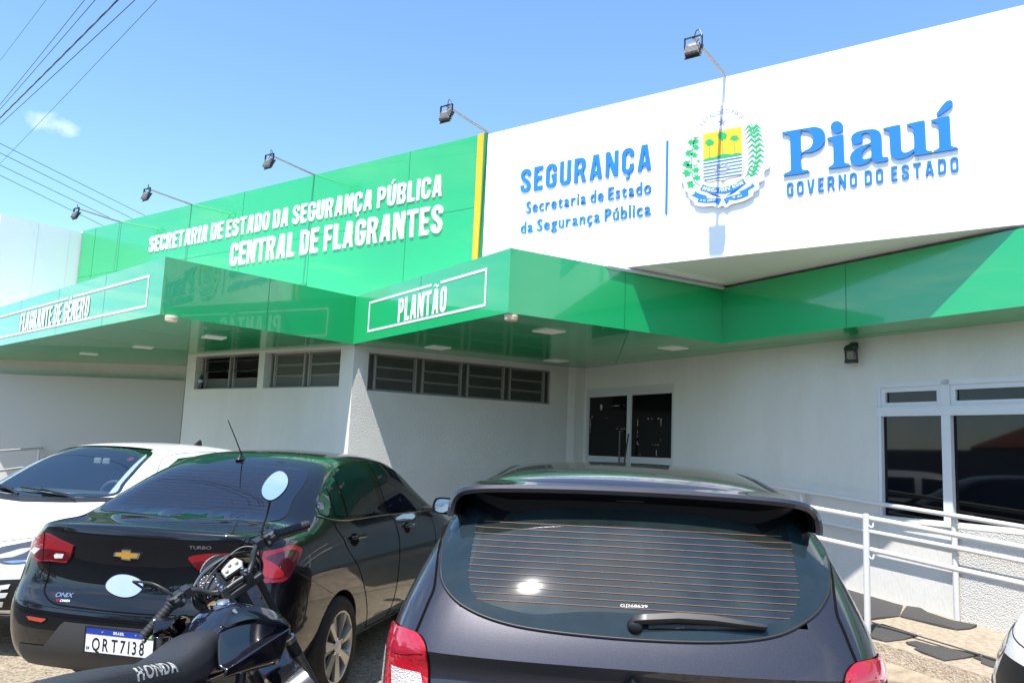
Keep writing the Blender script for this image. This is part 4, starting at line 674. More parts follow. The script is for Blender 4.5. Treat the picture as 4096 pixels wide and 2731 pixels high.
# ------------------------------------------------------------------ railings on the ramp
def railing(name, label, F, posts, rails, t0, t1, n, nr):
    """posts: (t, ztop); rails: (z at t=5.65, slope)"""
    th = thing(name, label, 'railing', F(5.65, 0.27, n), (0, 0, 0), 'white railings on the ramp'); O = F(5.65, 0.27, n)
    for tp, ztop in posts:
        q = MB(); q.tube([F(tp, rampz(tp) - 0.02, n) - O, F(tp, ztop, n) - O], 0.0245, 16); q.lathe([(0.0, 0.012), (0.015, 0.010), (0.0245, 0.0)], fr(F(tp, ztop, n) - O, (1, 0, 0), (0, 1, 0), (0, 0, 1)), 16, caps=False)
        po = q.build('post', STEELW, th, 40)
        for z5, sl in rails:
            zz = z5 + sl * (tp - 5.65)
            if zz > ztop + 0.05: continue
            q = MB(); q.tube(spline([F(tp + 0.02, zz - 0.05, n) - O, F(tp + 0.042, zz - 0.066, n + nr * .2) - O, F(tp + 0.045, zz - 0.055, n + nr * .6) - O, F(tp + 0.045, zz - 0.02, n + nr) - O], 3), 0.007, 8); q.build('bracket', STEELW, po, 40)
    for z5, sl in rails:
        q = MB(); k = 12
        q.tube([F(t0 + (t1 - t0) * i / k, z5 + sl * (t0 + (t1 - t0) * i / k - 5.65) + 0.002 * sin(i * 2.1), n + nr) - O for i in range(k + 1)], 0.0205, 14); q.build('rail', STEELW, th, 40)
railing('ramp_railing', 'white pipe railing along the outer edge of the entrance ramp', DW, [(5.66, 1.180), (3.55, 1.33), (7.75, 1.03)], [(1.155, -0.074), (0.915, -0.073)], 2.4, 8.4, -1.337, 0.035)
railing('ramp_railing', 'white pipe handrail standing against the wall under the big window', DW, [(5.615, 1.168), (3.99, 1.285), (7.3, 1.05)], [(1.166, -0.068), (0.893, -0.067)], 2.2, 8.4, -0.075, -0.042)
# short far railing by the tiled wall
t = thing('ramp_railing', 'white pipe railing by the tiled wall at the far left', 'railing', (-13.9, 5.6, 0)); O = V((-13.9, 5.6, 0))
A_, B_ = V((-12.9, 5.0, 0)), V((-15.2, 7.0, 0)); 
for z in (1.26, 0.96):
    q = MB(); q.tube([A_ + (A_ - B_) * .6 + ZUP * (z - .06) - O, B_ + ZUP * (z + 0.02) - O], 0.021, 10); q.build('rail', STEELW, t, 40)
for f in (0.0, 0.95):
    p = A_.lerp(B_, f) - O; q = MB(); q.tube([p, p + ZUP * 1.27], 0.024, 12); q.build('post', STEELW, t, 40)
# ------------------------------------------------------------------ rubber mats on the ramp
def ramp_mat(pts, label, lift=0.006, hole=None):
    o = DW(pts[0][0], rampz(pts[0][0]), pts[0][1]); th = MB()
    top = [DW(a, rampz(a) + lift + (0.012 if i % 3 == 1 else 0.002), b) - o for i, (a, b) in enumerate(pts)]; bot = [DW(a, rampz(a) + 0.003, b) - o for a, b in pts]; n = len(pts)
    th.add(top + bot, [tuple(range(n))] + [(i, (i + 1) % n, n + (i + 1) % n, n + i) for i in range(n)])
    ob = th.build('rubber_mat', RUBBER, None, loc=o); tag(ob, label, 'mat', 'worn rubber mats on the ramp')
ramp_mat([(3.9, -0.06), (4.48, -0.05), (5.1, -0.06), (5.36, -0.5), (5.37, -0.8), (5.385, -1.08), (4.9, -1.1), (3.9, -1.1)], 'large black rubber mat at the upper end of the ramp')
ramp_mat([(5.13, -0.05), (5.25, -0.028), (5.32, -0.07), (5.60, -0.14), (5.80, -0.10), (5.83, -0.25), (5.82, -0.42), (5.70, -0.46), (5.37, -0.505)], 'black rubber mat against the wall at the foot of the handrail post', 0.011)
ramp_mat([(5.5, -0.92), (5.84, -0.98), (5.87, -1.2), (5.865, -1.41), (5.77, -1.435), (5.45, -1.43)], 'black rubber mat at the foot of the outer railing post')
ramp_mat([(5.92, -1.25), (5.97, -1.30), (6.05, -1.29), (6.06, -1.36), (6.15, -1.405), (6.33, -1.425), (6.34, -1.2), (6.335, -0.99), (6.2, -1.02), (6.05, -1.12), (5.95, -1.17)], 'torn black rubber mat near the edge of the ramp')
ramp_mat([(6.35, -1.11), (6.42, -1.13), (6.45, -1.19), (6.55, -1.21), (6.75, -1.26), (6.8, -0.98), (6.44, -0.96), (6.38, -1.0)], 'partly hidden black rubber mat beside the white car')
# ------------------------------------------------------------------ overhead wires
WIRE = mat('wire_sheath', (0.03, 0.032, 0.04), 0.5)
def wire(a, b, r, label, sag=0.1, before=1.2, after=1.6, braid=False):
    a, b = V(a), V(b); d = b - a; P = []
    for i in range(25):
        f = -before + (1 + before + after) * i / 24; p = a + d * f; p.z -= sag * (0.25 - (f - .5) ** 2) * 0.3; P.append(p)
    o = P[12].copy(); q = MB(); q.tube([p - o for p in P], r, 6)
    if braid:
        for k in range(3):
            S = []
            for i in range(160):
                f = i / 159 * 24; j = min(int(f), 23); p = P[j].lerp(P[j + 1], f - j); an = f * 4 + k * 2.1; rr = r * (1.1 + 0.5 * abs(sin(f * 1.7 + k)))
                S.append(p - o + V((0.3 * cos(an), cos(an), sin(an))) * rr)
            q.tube(S, r * 0.4, 5)
    tag(q.build('overhead_wire', WIRE, None, 60, loc=o), label, 'wire', 'overhead wires')
for a, b, r, l, br in (((-14.36, 5.27, 7.5), (-11.72, 4.77, 7.5), 0.004, 'faintest thin wire at the very top left corner of the sky', 0), ((-15.50, 5.78, 7.2), (-10.68, 4.81, 7.2), 0.007, 'upper of two close thin wires left of the twisted cable', 0), ((-15.19, 5.67, 7.0), (-10.17, 4.71, 7.0), 0.007, 'lower of two close thin wires left of the twisted cable', 0),
        ((-15.04, 5.63, 6.8), (-9.56, 4.69, 6.8), 0.0095, 'thick black twisted cable crossing the upper left sky', 1), ((-14.80, 5.55, 6.6), (-9.01, 4.62, 6.6), 0.008, 'thin wire just right of the thick twisted cable', 0), ((-16.31, 6.20, 6.4), (-8.44, 4.57, 6.4), 0.005, 'rightmost thin wire of the upper left bundle', 0)): wire(a, b, r * .68, l, braid=br)
for a, b, l in (((-20.16, 7.61, 8.0), (-22.92, 12.78, 8.0), 'topmost of four wires running down behind the green sign'), ((-20.21, 7.66, 7.8), (-22.90, 12.43, 7.8), 'second of four wires running down behind the green sign'), ((-20.48, 7.79, 7.6), (-22.92, 12.07, 7.6), 'third of four wires running down behind the green sign'), ((-20.61, 7.87, 7.4), (-23.01, 11.70, 7.4), 'lowest of four wires behind the green sign, passing the farthest floodlight')): wire(a, b, 0.0075, l, 0, 1.0, 2.0)
# ================================================================== CARS
PAINTK = mat('black_car_paint', (0.003, 0.003, 0.004), 0.30, coat=1.0, spec=0.08, coat_rough=0.012, var=(260, 0.08, (0.02, 0.02, 0.02)))
PAINTG = mat('graphite_car_paint', (0.026, 0.0245, 0.031), 0.34, metal=0.65, coat=1.0, coat_rough=0.025, var=(420, 0.5, (0.085, 0.08, 0.095)))
PAINTW = mat('white_car_paint', (0.80, 0.80, 0.79), 0.3, coat=0.8, coat_rough=0.02)
TRIM = mat('black_trim', (0.012, 0.012, 0.013), 0.45, spec=0.4)
GAP = mat('panel_gap', (0.002, 0.002, 0.002), 0.8, spec=0.1)
TINT = mat('tinted_car_glass', (0.003, 0.004, 0.009), 0.012, spec=0.5, ior=1.95)
PLASTIC = mat('grey_bumper_plastic', (0.045, 0.045, 0.047), 0.55, spec=0.4, bump=(300, 0.15, 2))
CHROME = mat('chrome', (0.75, 0.75, 0.76), 0.07, metal=1.0)
MIRROR = mat('mirror_glass', (0.9, 0.92, 0.95), 0.01, metal=1.0)
TYRE = mat('tyre_rubber', (0.018, 0.017, 0.016), 0.75, spec=0.25, bump=(60, 0.2, 2), var=(9, 0.6, (0.05, 0.042, 0.035)))
ALLOY = mat('alloy_silver', (0.50, 0.49, 0.47), 0.30, metal=0.75)
def lens_mat(name, col, alpha=0.0):
    return mat(name, col, 0.12, coat=1.0, coat_rough=0.01, spec=0.5)
REDL = mat('red_lens', (0.21, 0.004, 0.009), 0.15, coat=1.0, coat_rough=0.01, bump=(75, 0.12, 1))
REDH = mat('bright_red_lens', (0.40, 0.006, 0.016), 0.15, coat=1.0, coat_rough=0.01, bump=(75, 0.12, 1))
REDD = mat('dark_red_lens', (0.07, 0.002, 0.004), 0.12, coat=1.0, coat_rough=0.01)
CLEARL = mat('clear_lens', (0.55, 0.52, 0.50), 0.12, coat=1.0, bump=(240, 0.5, 0))
DARKIN = mat('car_interior', (0.03, 0.03, 0.032), 0.8)
def car_body(name, secs, cap, capf, mats, wheels=(), wr=0.34, parent=None, level=2, creases=(), inner=None, xw=0.9, capcrease={}, pw=3.0):
    """secs: list of sections from the seen end (y = 0 side) backwards; each = (y, [(x, z) or (x, z, y)] * 12), the last with x = 0 on the roof line.
    cap/capf: per side row 0..8 the (y, z) of the centre line of the end faces."""
    bm = bmesh.new(); cl = bm.edges.layers.float.new('crease_edge'); ring = []
    for y, P in secs:
        P = [(p[0], p[2] if len(p) > 2 else y, p[1]) for p in P]
        r9 = P[8]; fr_ = [P[9][0] / r9[0], P[10][0] / r9[0], 0.0]
        low = [(P[0][0] * f, P[0][1], P[0][2]) for f in fr_][::-1]          # centre, inner, outer underside
        ring.append(low + P)
    R = []
    for r in ring:
        n = len(r); right = [bm.verts.new(p) for p in r]
        left = [right[0]] + [bm.verts.new((-p[0], p[1], p[2])) for p in r[1:-1]] + [right[-1]]
        R.append((right, left))
    n = len(ring[0])
    for (a, al), (b, bl) in zip(R, R[1:]):
        for i in range(n - 1):
            bm.faces.new((a[i], b[i], b[i + 1], a[i + 1])); bm.faces.new((al[i], al[i + 1], bl[i + 1], bl[i]))
    def close(rr, sec, rows, p, flip):
        (a, al) = rr; prev = None
        for k in range(0, 9):                                   # side rows: ring index k + 3
            i = k + 3
            if k == 8: row = [al[i]] + [al[j] for j in range(i + 1, n - 1)] + [a[n - 1]] + [a[j] for j in range(n - 2, i, -1)] + [a[i]]
            elif k == 0: row = [al[i], al[2], al[1], a[0], a[1], a[2], a[i]]
            else:
                x, y, z = a[i].co; yc, zc = rows[k]; row = [al[i]]
                xs = [-f for f in fr_] + [f for f in fr_[::-1][1:]]
                for f in xs:
                    q = abs(f) ** p; row.append(bm.verts.new((x * f, yc + (y - yc) * q, zc + (z - zc) * q)))
                row.append(a[i])
            if prev:
                for j in range(6): bm.faces.new((prev[j], prev[j + 1], row[j + 1], row[j]))
            if flip is False and k in capcrease:
                for j in range(6):
                    e = bm.edges.get((row[j], row[j + 1]))
                    if e: e[cl] = capcrease[k]
            prev = row
    close(R[0], ring[0], cap, pw, False); close(R[-1], ring[-1], capf, 3.0, True)
    for si, i, val in creases:                                  # (section or None, ring row, value)
        for k, ((a, al), (b, bl)) in enumerate(zip(R, R[1:])):
            if si is None or k in si:
                for A, B in ((a, b), (al, bl)):
                    e = bm.edges.get((A[i + 3], B[i + 3]))
                    if e: e[cl] = val
    bmesh.ops.recalc_face_normals(bm, faces=bm.faces)
    me = bpy.data.meshes.new(name); bm.to_mesh(me); bm.free()
    for m in mats: me.materials.append(m)
    ob = bpy.data.objects.new('tmp', me); COL.objects.link(ob); tmp = [ob]
    s = ob.modifiers.new('s', 'SUBSURF'); s.levels = level; s.render_levels = level
    smooth_me = bpy.data.meshes.new_from_object(ob.evaluated_get(bpy.context.evaluated_depsgraph_get()))
    def cut(F, solid):
        c = bpy.data.objects.new('cut', solid); COL.objects.link(c); tmp.append(c)
        b = ob.modifiers.new('b', 'BOOLEAN'); b.operation = 'DIFFERENCE'; b.object = c; b.solver = 'EXACT'
    for wy, wz in wheels:
        for s_ in (-1, 1):
            q = MB(); q.lathe([(0, 0), (wr, 0), (wr, 0.42), (0, 0.42)], fr((s_ * (xw + 0.1), wy, wz), (0, 1, 0), (0, 0, 1), (-s_, 0, 0)), 40, caps=False); cut(None, q.mesh('c', [TRIM]))
    if inner: cut(None, inner)
    full = bpy.data.meshes.new_from_object(ob.evaluated_get(bpy.context.evaluated_depsgraph_get()))
    for o in tmp: bpy.data.objects.remove(o)
    bvh_bm = bmesh.new(); bvh_bm.from_mesh(smooth_me); bvh = BVHTree.FromBMesh(bvh_bm); bvh_bm.free()
    full.name = 'body'; full.polygons.foreach_set('use_smooth', [True] * len(full.polygons)); full.set_sharp_from_angle(angle=rad(38))
    b = link('body', full, parent)
    return b, bvh
_d = 0.7071068
AX = {'cr': (lambda a, b: V((a * _d + 3 * _d, a * _d - 3 * _d, b)), V((-_d, _d, 0))), 'cl': (lambda a, b: V((a * _d - 3 * _d, -a * _d - 3 * _d, b)), V((_d, _d, 0))), 'rear': (lambda a, b: V((a, -3, b)), V((0, 1, 0))), 'right': (lambda a, b: V((3, a, b)), V((-1, 0, 0))), 'left': (lambda a, b: V((-3, a, b)), V((1, 0, 0))), 'top': (lambda a, b: V((a, b, 4)), V((0, 0, -1)))}
def hit(bvh, axis, a, b, off=0.0):
    o, d = AX[axis]; r = bvh.ray_cast(o(a, b), d)
    if r[0] is None:
        r = bvh.find_nearest(o(a, b) + d * 3.0); return r[0] + r[1] * off, r[1]
    nn = r[1] if r[1].dot(d) < 0 else -r[1]
    return r[0] + nn * off, nn
def drape(bvh, axis, loops, off, name, m, parent, step=0.035, smooth_pts=True, thick=0.0):
    """Fills the outline (in the two coordinates left free by the axis) with a patch lying `off` above the body."""
    out = [V((p.x, p.y)) for p in (spline([(x, y, 0) for x, y in loops[0]], 4, True) if smooth_pts else [V((x, y, 0)) for x, y in loops[0]])]
    vs = []; n0 = len(out)
    for i in range(n0):                                          # resample long edges
        a, b = out[i], out[(i + 1) % n0]; k = max(1, int((b - a).length / step)); vs += [a.lerp(b, q / k) for q in range(k)]
    n = len(vs); ed = [(i, (i + 1) % n) for i in range(n)]
    x0, x1 = min(p.x for p in vs), max(p.x for p in vs); y0, y1 = min(p.y for p in vs), max(p.y for p in vs)
    inn = []
    for i in range(int((x1 - x0) / step)):
        for j in range(int((y1 - y0) / step)):
            p = V((x0 + (i + .5) * step, y0 + (j + .5) * step))
            c = False; dm = 9
            for k in range(n):
                a, b = vs[k], vs[k - 1]
                if (a.y > p.y) != (b.y > p.y) and p.x < (b.x - a.x) * (p.y - a.y) / (b.y - a.y) + a.x: c = not c
                dm = min(dm, (a - p).length)
            if c and dm > step * .45: inn.append(p)
    r = delaunay_2d_cdt(vs + inn, ed, [list(range(n))], 1, 1e-5)
    P3 = [hit(bvh, axis, p.x, p.y, off)[0] for p in r[0]]
    mb = MB(); mb.add(P3, [tuple(f) for f in r[2]])
    if thick:
        k = len(P3); lo = [hit(bvh, axis, p.x, p.y, off - thick)[0] for p in vs]; up = [hit(bvh, axis, p.x, p.y, off)[0] for p in vs]
        mb.add(up + lo, [(i, (i + 1) % n, n + (i + 1) % n, n + i) for i in range(n)])
    return mb.build(name, m, parent, 50 if thick else 180)
def line_on(bvh, axis, pts, r, mb, off=0.0, k=6, closed=False, n=6, step=0.03):
    P = [V((p.x, p.y)) for p in (spline([(x, y, 0) for x, y in pts], k, closed) if k > 1 else [V((x, y, 0)) for x, y in pts])]
    Q = []
    for i in range(len(P) - (0 if closed else 1)):
        a, b = P[i], P[(i + 1) % len(P)]; q = max(1, int((b - a).length / step)); Q += [a.lerp(b, j / q) for j in range(q)]
    if not closed: Q.append(P[-1])
    mb.tube([hit(bvh, axis, p.x, p.y, off)[0] for p in Q], r, n, closed=closed)
    return mb
def band(bvh, axis, outer, inner, off, name, m, parent, k=6):
    A = [V((p.x, p.y)) for p in spline([(x, y, 0) for x, y in outer], k, True)]; B = [V((p.x, p.y)) for p in spline([(x, y, 0) for x, y in inner], k, True)]
    n = len(A); q = MB(); q.add([hit(bvh, axis, p.x, p.y, off)[0] for p in A] + [hit(bvh, axis, p.x, p.y, off)[0] for p in B], [(i, (i + 1) % n, n + (i + 1) % n, n + i) for i in range(n)])
    return q.build(name, m, parent, 180)
def text_on(bvh, axis, s, a0, b0, a1, b1, cap, m, parent, off=0.002, dep=0.003, name='lettering', emb=0.02, gap=0.12):
    p, n0 = hit(bvh, axis, a0, b0); q, n1 = hit(bvh, axis, a1, b1); u = (q - p).normalized(); w_ = ((n0 + n1) / 2).normalized(); w_ = (w_ - u * w_.dot(u)).normalized()
    return text(parent, s, fr(p, u, w_.cross(u), w_), 0, 0, (q - p).length, cap, dep, m, emb, gap, w0=off, split=False, name=name)
def side_mirror(parent, x, y, z, s, shell, fw=1):
    """Door mirror: shell bulging forward, glass facing backwards (-y)."""
    q = MB(); P = [(-.10, -.055), (-.085, .06), (.06, .065), (.11, .045), (.115, -.02), (.06, -.07)]
    def R(sc, yy): return [V((x + s * a * sc, y + yy * fw, z + b * sc)) for a, b in [(p.x, p.y) for p in spline([(a, b, 0) for a, b in P], 4, True)]]
    L = [R(1.0, 0), R(1.03, .02), R(.98, .06), R(.75, .10), R(.3, .12)]; n = len(L[0])
    q.add([p for l in L for p in l], [(i * n + k, i * n + (k + 1) % n, (i + 1) * n + (k + 1) % n, (i + 1) * n + k) for i in range(4) for k in range(n)] + [tuple(range(4 * n, 5 * n)), tuple(range(n - 1, -1, -1))])
    o = q.build('side_mirror', shell, parent, 60)
    q = MB(); q.add(R(.80, -.003), [tuple(range(n))]); q.build('mirror_glass', MIRROR, o)
    q = MB(); q.box((x - s * .20, y + .01, z - .06), (x - s * .08, y + .07, z - .015)); q.build('mirror_stalk', TRIM, o, None, bevel=.006)
    return o
def wheel(parent, x, y, z, side, r=0.31, w=0.20, spokes=7):
    """Tyre, rim with twisted blade spokes, hub; axis along x."""
    F = fr((x, y, z), (0, 1, 0), (0, 0, 1), (side, 0, 0)); h = w / 2
    wh = MB(); wh.lathe([(r * .66, -h), (r * .93, -h), (r * .985, -h * .75), (r, -h * .3), (r, h * .3), (r * .985, h * .75), (r * .93, h), (r * .80, h * 1.06), (r * .69, h * .98), (r * .665, h * .9), (r * .665, -h)], F, 56, caps=False)
    o = wh.build('wheel', TYRE, parent, 50)
    q = MB(); q.lathe([(r * .68, h * .97), (r * .70, h * 1.0), (r * .665, h * .98), (r * .63, h * .6), (r * .62, -h)], F, 56, caps=False)
    q.lathe([(r * .15, h * .90), (r * .14, h * .97), (r * .06, h * 1.0), (0, h * 1.0)], F, 24, caps=False)
    for i in range(spokes):
        a = 2 * pi * i / spokes + .2
        def pt(rr, da, hh): return F(rr * cos(a + da), rr * sin(a + da), hh)
        A = [pt(r * .13, -.32, h * .88), pt(r * .13, .32, h * .88), pt(r * .67, .36, h * .92), pt(r * .67, -.10, h * .95)]
        Rg = [pt(r * .13, .12, h * 1.0), pt(r * .67, .20, h * 1.03)]
        q.add(A + Rg, [(0, 4, 5, 3), (4, 1, 2, 5)]); B = [p - (F(0, 0, 0.02) - F(0, 0, 0)) for p in A]
        q.add(A + B, [(0, 3, 7, 4), (1, 5, 6, 2), (4, 7, 6, 5)])
    q.build('rim', [ALLOY], o, 25)
    q = MB()
    for i in range(4):
        a = 2 * pi * i / 4 + .5; c = F(r * .19 * cos(a), r * .19 * sin(a), 0)
        q.lathe([(0.011, h * .80), (0.011, h * .98), (0, h * .99)], fr(c, (0, 1, 0), (0, 0, 1), (side, 0, 0)), 6)
    q.build('wheel_nuts', CHROME, o)
    q = MB(); q.lathe([(r * .64, h * .2), (0, h * .2)], F, 32, caps=False); q.build('brake_disc', mat('brake_dark', (0.03, 0.028, 0.026), 0.6), o)
    return o
# ------------------------------------------------------------------ black sedan, seen from behind on its right
sedan = thing('parked_car', 'black sedan with blue and white rear plate and a whip aerial on its roof', 'car', (-4.357, 2.476, 0), (0, 0, rad(24.9)), 'parked cars')
def cab(y, s, belt, rail, roof, mid=None, y9=None):
    """s: half width scale of the lower body; belt/rail/roof: (x, z)."""
    bx, bz = belt; rx, rz = rail
    m_ = mid or ((bx * .42 + rx * .58) + 0.03, bz * .45 + rz * .55)
    return (y, [(.72 * s, .20), (.825 * s, .30), (.862 * s, .48), (.868 * s, .62), (.868 * s, .72), (.862 * s, .84), (bx, bz), m_, (rx, rz), (rx * .74, rz + (roof - rz) * .62), (rx * .38, rz + (roof - rz) * .92), (0, roof)])
secs = [(0.2, [(.70, .25, .20), (.79, .33, .15), (.825, .50, .13), (.83, .625, .15), (.835, .72, .21), (.83, .86, .25), (.795, .962, .27), (.755, 1.005, .25), (.69, 1.04, .20), (.50, 1.055, .15), (.25, 1.065, .12), (0, 1.069, .11)]),
        cab(.42, 1.0, (.825, .99), (.70, 1.052), 1.080, (.775, 1.03)), cab(.62, 1.0, (.828, 1.01), (.69, 1.072), 1.096, (.775, 1.048)), cab(.70, 1.0, (.829, 1.02), (.685, 1.106), 1.138, (.775, 1.066)),
        cab(1.0, 1.0, (.83, 1.035), (.648, 1.272), 1.322), cab(1.38, 1.0, (.83, 1.03), (.605, 1.415), 1.470), cab(1.55, 1.0, (.83, 1.03), (.596, 1.437), 1.495), cab(2.1, 1.0, (.828, 1.02), (.588, 1.457), 1.518), cab(2.6, 1.0, (.825, 1.005), (.585, 1.42), 1.484), cab(2.8, 1.0, (.82, 1.0), (.59, 1.365), 1.430),
        cab(3.25, 1.0, (.815, .985), (.655, 1.12), 1.17), cab(3.55, 1.0, (.805, .955), (.70, 1.0), 1.03, (.76, .98)), cab(3.95, .985, (.78, .85), (.66, .905), .935, (.73, .885)), (4.25, [(.66, .22), (.76, .30), (.79, .45), (.80, .55), (.79, .62), (.77, .69), (.74, .74), (.69, .77), (.60, .79), (.44, .80), (.22, .81), (0, .815)])]
capr = [(0.14, .24), (0.05, .33), (0.015, .50), (0.02, .625), (0.085, .70), (0.11, .85), (0.10, .962), (0.085, 1.018), (0, 0)]
capf_ = [(4.35, .22), (4.43, .30), (4.46, .45), (4.46, .55), (4.44, .62), (4.42, .69), (4.38, .74), (4.32, .77), (0, 0)]
sb, sbv = car_body('sedan', secs, capr, capf_, [PAINTK, TRIM], [(1.0, .31), (3.6, .31)], .345, sedan, 2, [((0, 1), 8, .8), (None, 4, .25), ((4, 5, 6, 7, 8), 6, .5)], capcrease={8: .5, 4: .5})
for x, y in ((.775, 1.0), (-.775, 1.0), (.775, 3.6), (-.775, 3.6)): wheel(sedan, x, y, .31, 1 if x > 0 else -1)

# ------------------------------------------------------------------ dark graphite hatchback, seen from behind
hatch = thing('parked_car', 'dark graphite hatchback seen from behind with rear wiper and roof spoiler', 'car', (-1.215, 2.335, 0), (0, 0, rad(28.85)), 'parked cars')
def cabh(y, belt, rail, roof, s=1.0):
    bx, bz = belt; rx, rz = rail
    return (y, [(.72 * s, .22), (.82 * s, .34), (.86 * s, .52), (.868 * s, .66), (.868 * s, .80), (.86 * s, .93), (bx, bz), (bx * .40 + rx * .60 + .025, bz * .45 + rz * .55), (rx, rz), (rx * .74, rz + (roof - rz) * .62), (rx * .38, rz + (roof - rz) * .92), (0, roof)])
secs = [(0.2, [(.70, .26, .20), (.79, .36, .13), (.83, .54, .10), (.845, .68, .115), (.85, .845, .175), (.842, .915, .16), (.80, 1.06, .25), (.715, 1.25, .42), (.605, 1.415, .58), (.44, 1.46, .54), (.22, 1.475, .515), (0, 1.48, .51)]),
        cabh(.72, (.825, 1.04), (.602, 1.452), 1.502), cabh(1.3, (.83, 1.02), (.598, 1.496), 1.538), cabh(1.9, (.83, 1.0), (.598, 1.490), 1.534), cabh(2.3, (.825, .985), (.605, 1.425), 1.475), cabh(2.8, (.815, .97), (.66, 1.15), 1.20), cabh(3.1, (.80, .96), (.70, 1.02), 1.05), cabh(3.6, (.77, .88), (.66, .92), .95, .98),
        (3.9, [(.66, .24), (.75, .33), (.78, .48), (.78, .58), (.77, .66), (.75, .72), (.72, .76), (.67, .79), (.58, .81), (.43, .82), (.21, .83), (0, .835)])]
capr = [(0.14, .25), (0.04, .36), (0.01, .54), (0.03, .68), (0.125, .845), (0.080, .905), (0.165, 1.06), (0.32, 1.25), (0, 0)]
capf_ = [(3.97, .24), (4.04, .33), (4.07, .48), (4.07, .58), (4.06, .66), (4.03, .72), (4.0, .76), (3.95, .79), (0, 0)]
q = MB(); sidep = [(.09, 1.07), (.37, 1.375), (.62, 1.405), (2.25, 1.405), (2.52, 1.40), (2.95, 1.13), (2.6, 1.0), (.40, .99)]
def hwh(z): return .565 if z < 1.28 else .565 - (z - 1.28) * .50
q.add([(-hwh(z), y, z) for y, z in sidep] + [(hwh(z), y, z) for y, z in sidep], [tuple(range(7, -1, -1)), tuple(range(8, 16))] + [(i, (i + 1) % 8, 8 + (i + 1) % 8, 8 + i) for i in range(8)])
hb_, hbv = car_body('hatch', secs, capr, capf_, [PAINTG, TRIM, DARKIN], [(.70, .31), (3.29, .31)], .345, hatch, 2, [((0,), 8, .3), ((1, 2, 3), 6, .4)], inner=q.mesh('cav', [DARKIN]), capcrease={5: .6}, pw=4.5)
for x, y in ((.775, .70), (-.775, .70), (.775, 3.29), (-.775, 3.29)): wheel(hatch, x, y, .31, 1 if x > 0 else -1)

# ------------------------------------------------------------------ white hatchback, front toward the camera (local y runs from its front bumper backwards)
whitec = thing('parked_car', 'white hatchback parked nose out behind the black sedan', 'car', (-6.72, 2.42, 0), (0, 0, rad(23.9)), 'parked cars')
secs = [(0.2, [(.68, .24, .30), (.77, .32, .26), (.80, .46, .24), (.81, .56, .26), (.81, .66, .30), (.79, .76, .36), (.765, .82, .38), (.72, .845, .36), (.63, .865, .28), (.46, .88, .22), (.23, .89, .19), (0, .892, .18)]),
        cabh(.62, (.80, .90), (.69, .935), .975, .985), cabh(.98, (.815, .955), (.70, .995), 1.035), cabh(1.08, (.82, .965), (.695, 1.05), 1.10), cabh(1.45, (.825, .975), (.635, 1.27), 1.325), cabh(1.78, (.83, .985), (.585, 1.41), 1.468), cabh(1.95, (.83, .99), (.575, 1.435), 1.495), cabh(2.5, (.83, 1.0), (.57, 1.448), 1.512), cabh(3.2, (.825, 1.015), (.565, 1.425), 1.485), cabh(3.62, (.81, 1.03), (.58, 1.34), 1.40),
        (3.9, [(.66, .26), (.75, .34), (.79, .5), (.80, .62), (.80, .74), (.79, .86), (.765, .95), (.72, 1.02), (.64, 1.07), (.47, 1.085), (.23, 1.095), (0, 1.10)])]
capr = [(0.12, .23), (0.04, .31), (0.0, .46), (0.0, .56), (0.03, .66), (0.06, .75), (0.10, .82), (0.13, .86), (0, 0)]
capf_ = [(3.97, .25), (4.02, .34), (4.03, .5), (4.02, .62), (4.0, .74), (3.98, .86), (3.96, .95), (3.94, 1.02), (0, 0)]
q = MB(); sidep = [(1.02, 1.085), (1.10, 1.075), (1.18, .93), (2.5, .93), (2.5, 1.40), (1.86, 1.43), (1.74, 1.53)]
def hw(z): return .565 - (z - 1.06) * .36 if z > 1.0 else .565
q.add([(-hw(z) - .03, y, z) for y, z in sidep] + [(hw(z) - .03, y, z) for y, z in sidep], [tuple(range(6, -1, -1)), tuple(range(7, 14))] + [(i, (i + 1) % 7, 7 + (i + 1) % 7, 7 + i) for i in range(7)])
wb_, wbv = car_body('white', secs, capr, capf_, [PAINTW, TRIM, DARKIN], [(.80, .31), (3.38, .31)], .345, whitec, 2, [((0, 1), 8, .4)], inner=q.mesh('cav', [DARKIN]))
for x, y in ((.775, .80), (-.775, .80), (.775, 3.38), (-.775, 3.38)): wheel(whitec, x, y, .31, 1 if x > 0 else -1)
def mir(P, c=0.0): return [(2 * c - x, z) for x, z in P][::-1]
# ------------------------------------------------------------------ sedan details
G_ = sbv
RWIN = [(-.668, 1.100), (-.652, 1.20), (-.622, 1.30), (-.52, 1.376), (-.28, 1.391), (-.03, 1.394), (.24, 1.391), (.47, 1.376), (.535, 1.31), (.560, 1.20), (.578, 1.098), (.3, 1.091), (-.03, 1.090), (-.42, 1.094)]
rw = drape(G_, 'rear', [RWIN], .003, 'rear_window', TINT, sedan, .03, True)
q = MB(); line_on(G_, 'rear', RWIN, .0028, q, .001, 5, True); q.build('window_seal', TRIM, rw, 180)
q = MB()
for i in range(12): line_on(G_, 'rear', [(-.55 + .006 * i, 1.135 + i * .019), (0, 1.14 + i * .019), (.48 - .003 * i, 1.132 + i * .019)], .0008, q, .0035, 3)
q.build('heating_lines', mat('heating_lines_faint', (.05, .015, .012), .5), rw)
q = MB(); q.box((-.16, .565, 1.125), (.12, .60, 1.155)); 
tlL = [(-.631, .990), (-.54, .974), (-.408, .943), (-.392, .936), (-.398, .902), (-.421, .851), (-.448, .843), (-.556, .842), (-.637, .832), (-.664, .832), (-.732, .872), (-.76, .898), (-.765, .93), (-.70, .966)]
t1 = drape(G_, 'rear', [tlL], .012, 'tail_light', REDL, sedan, .025, True, .014)
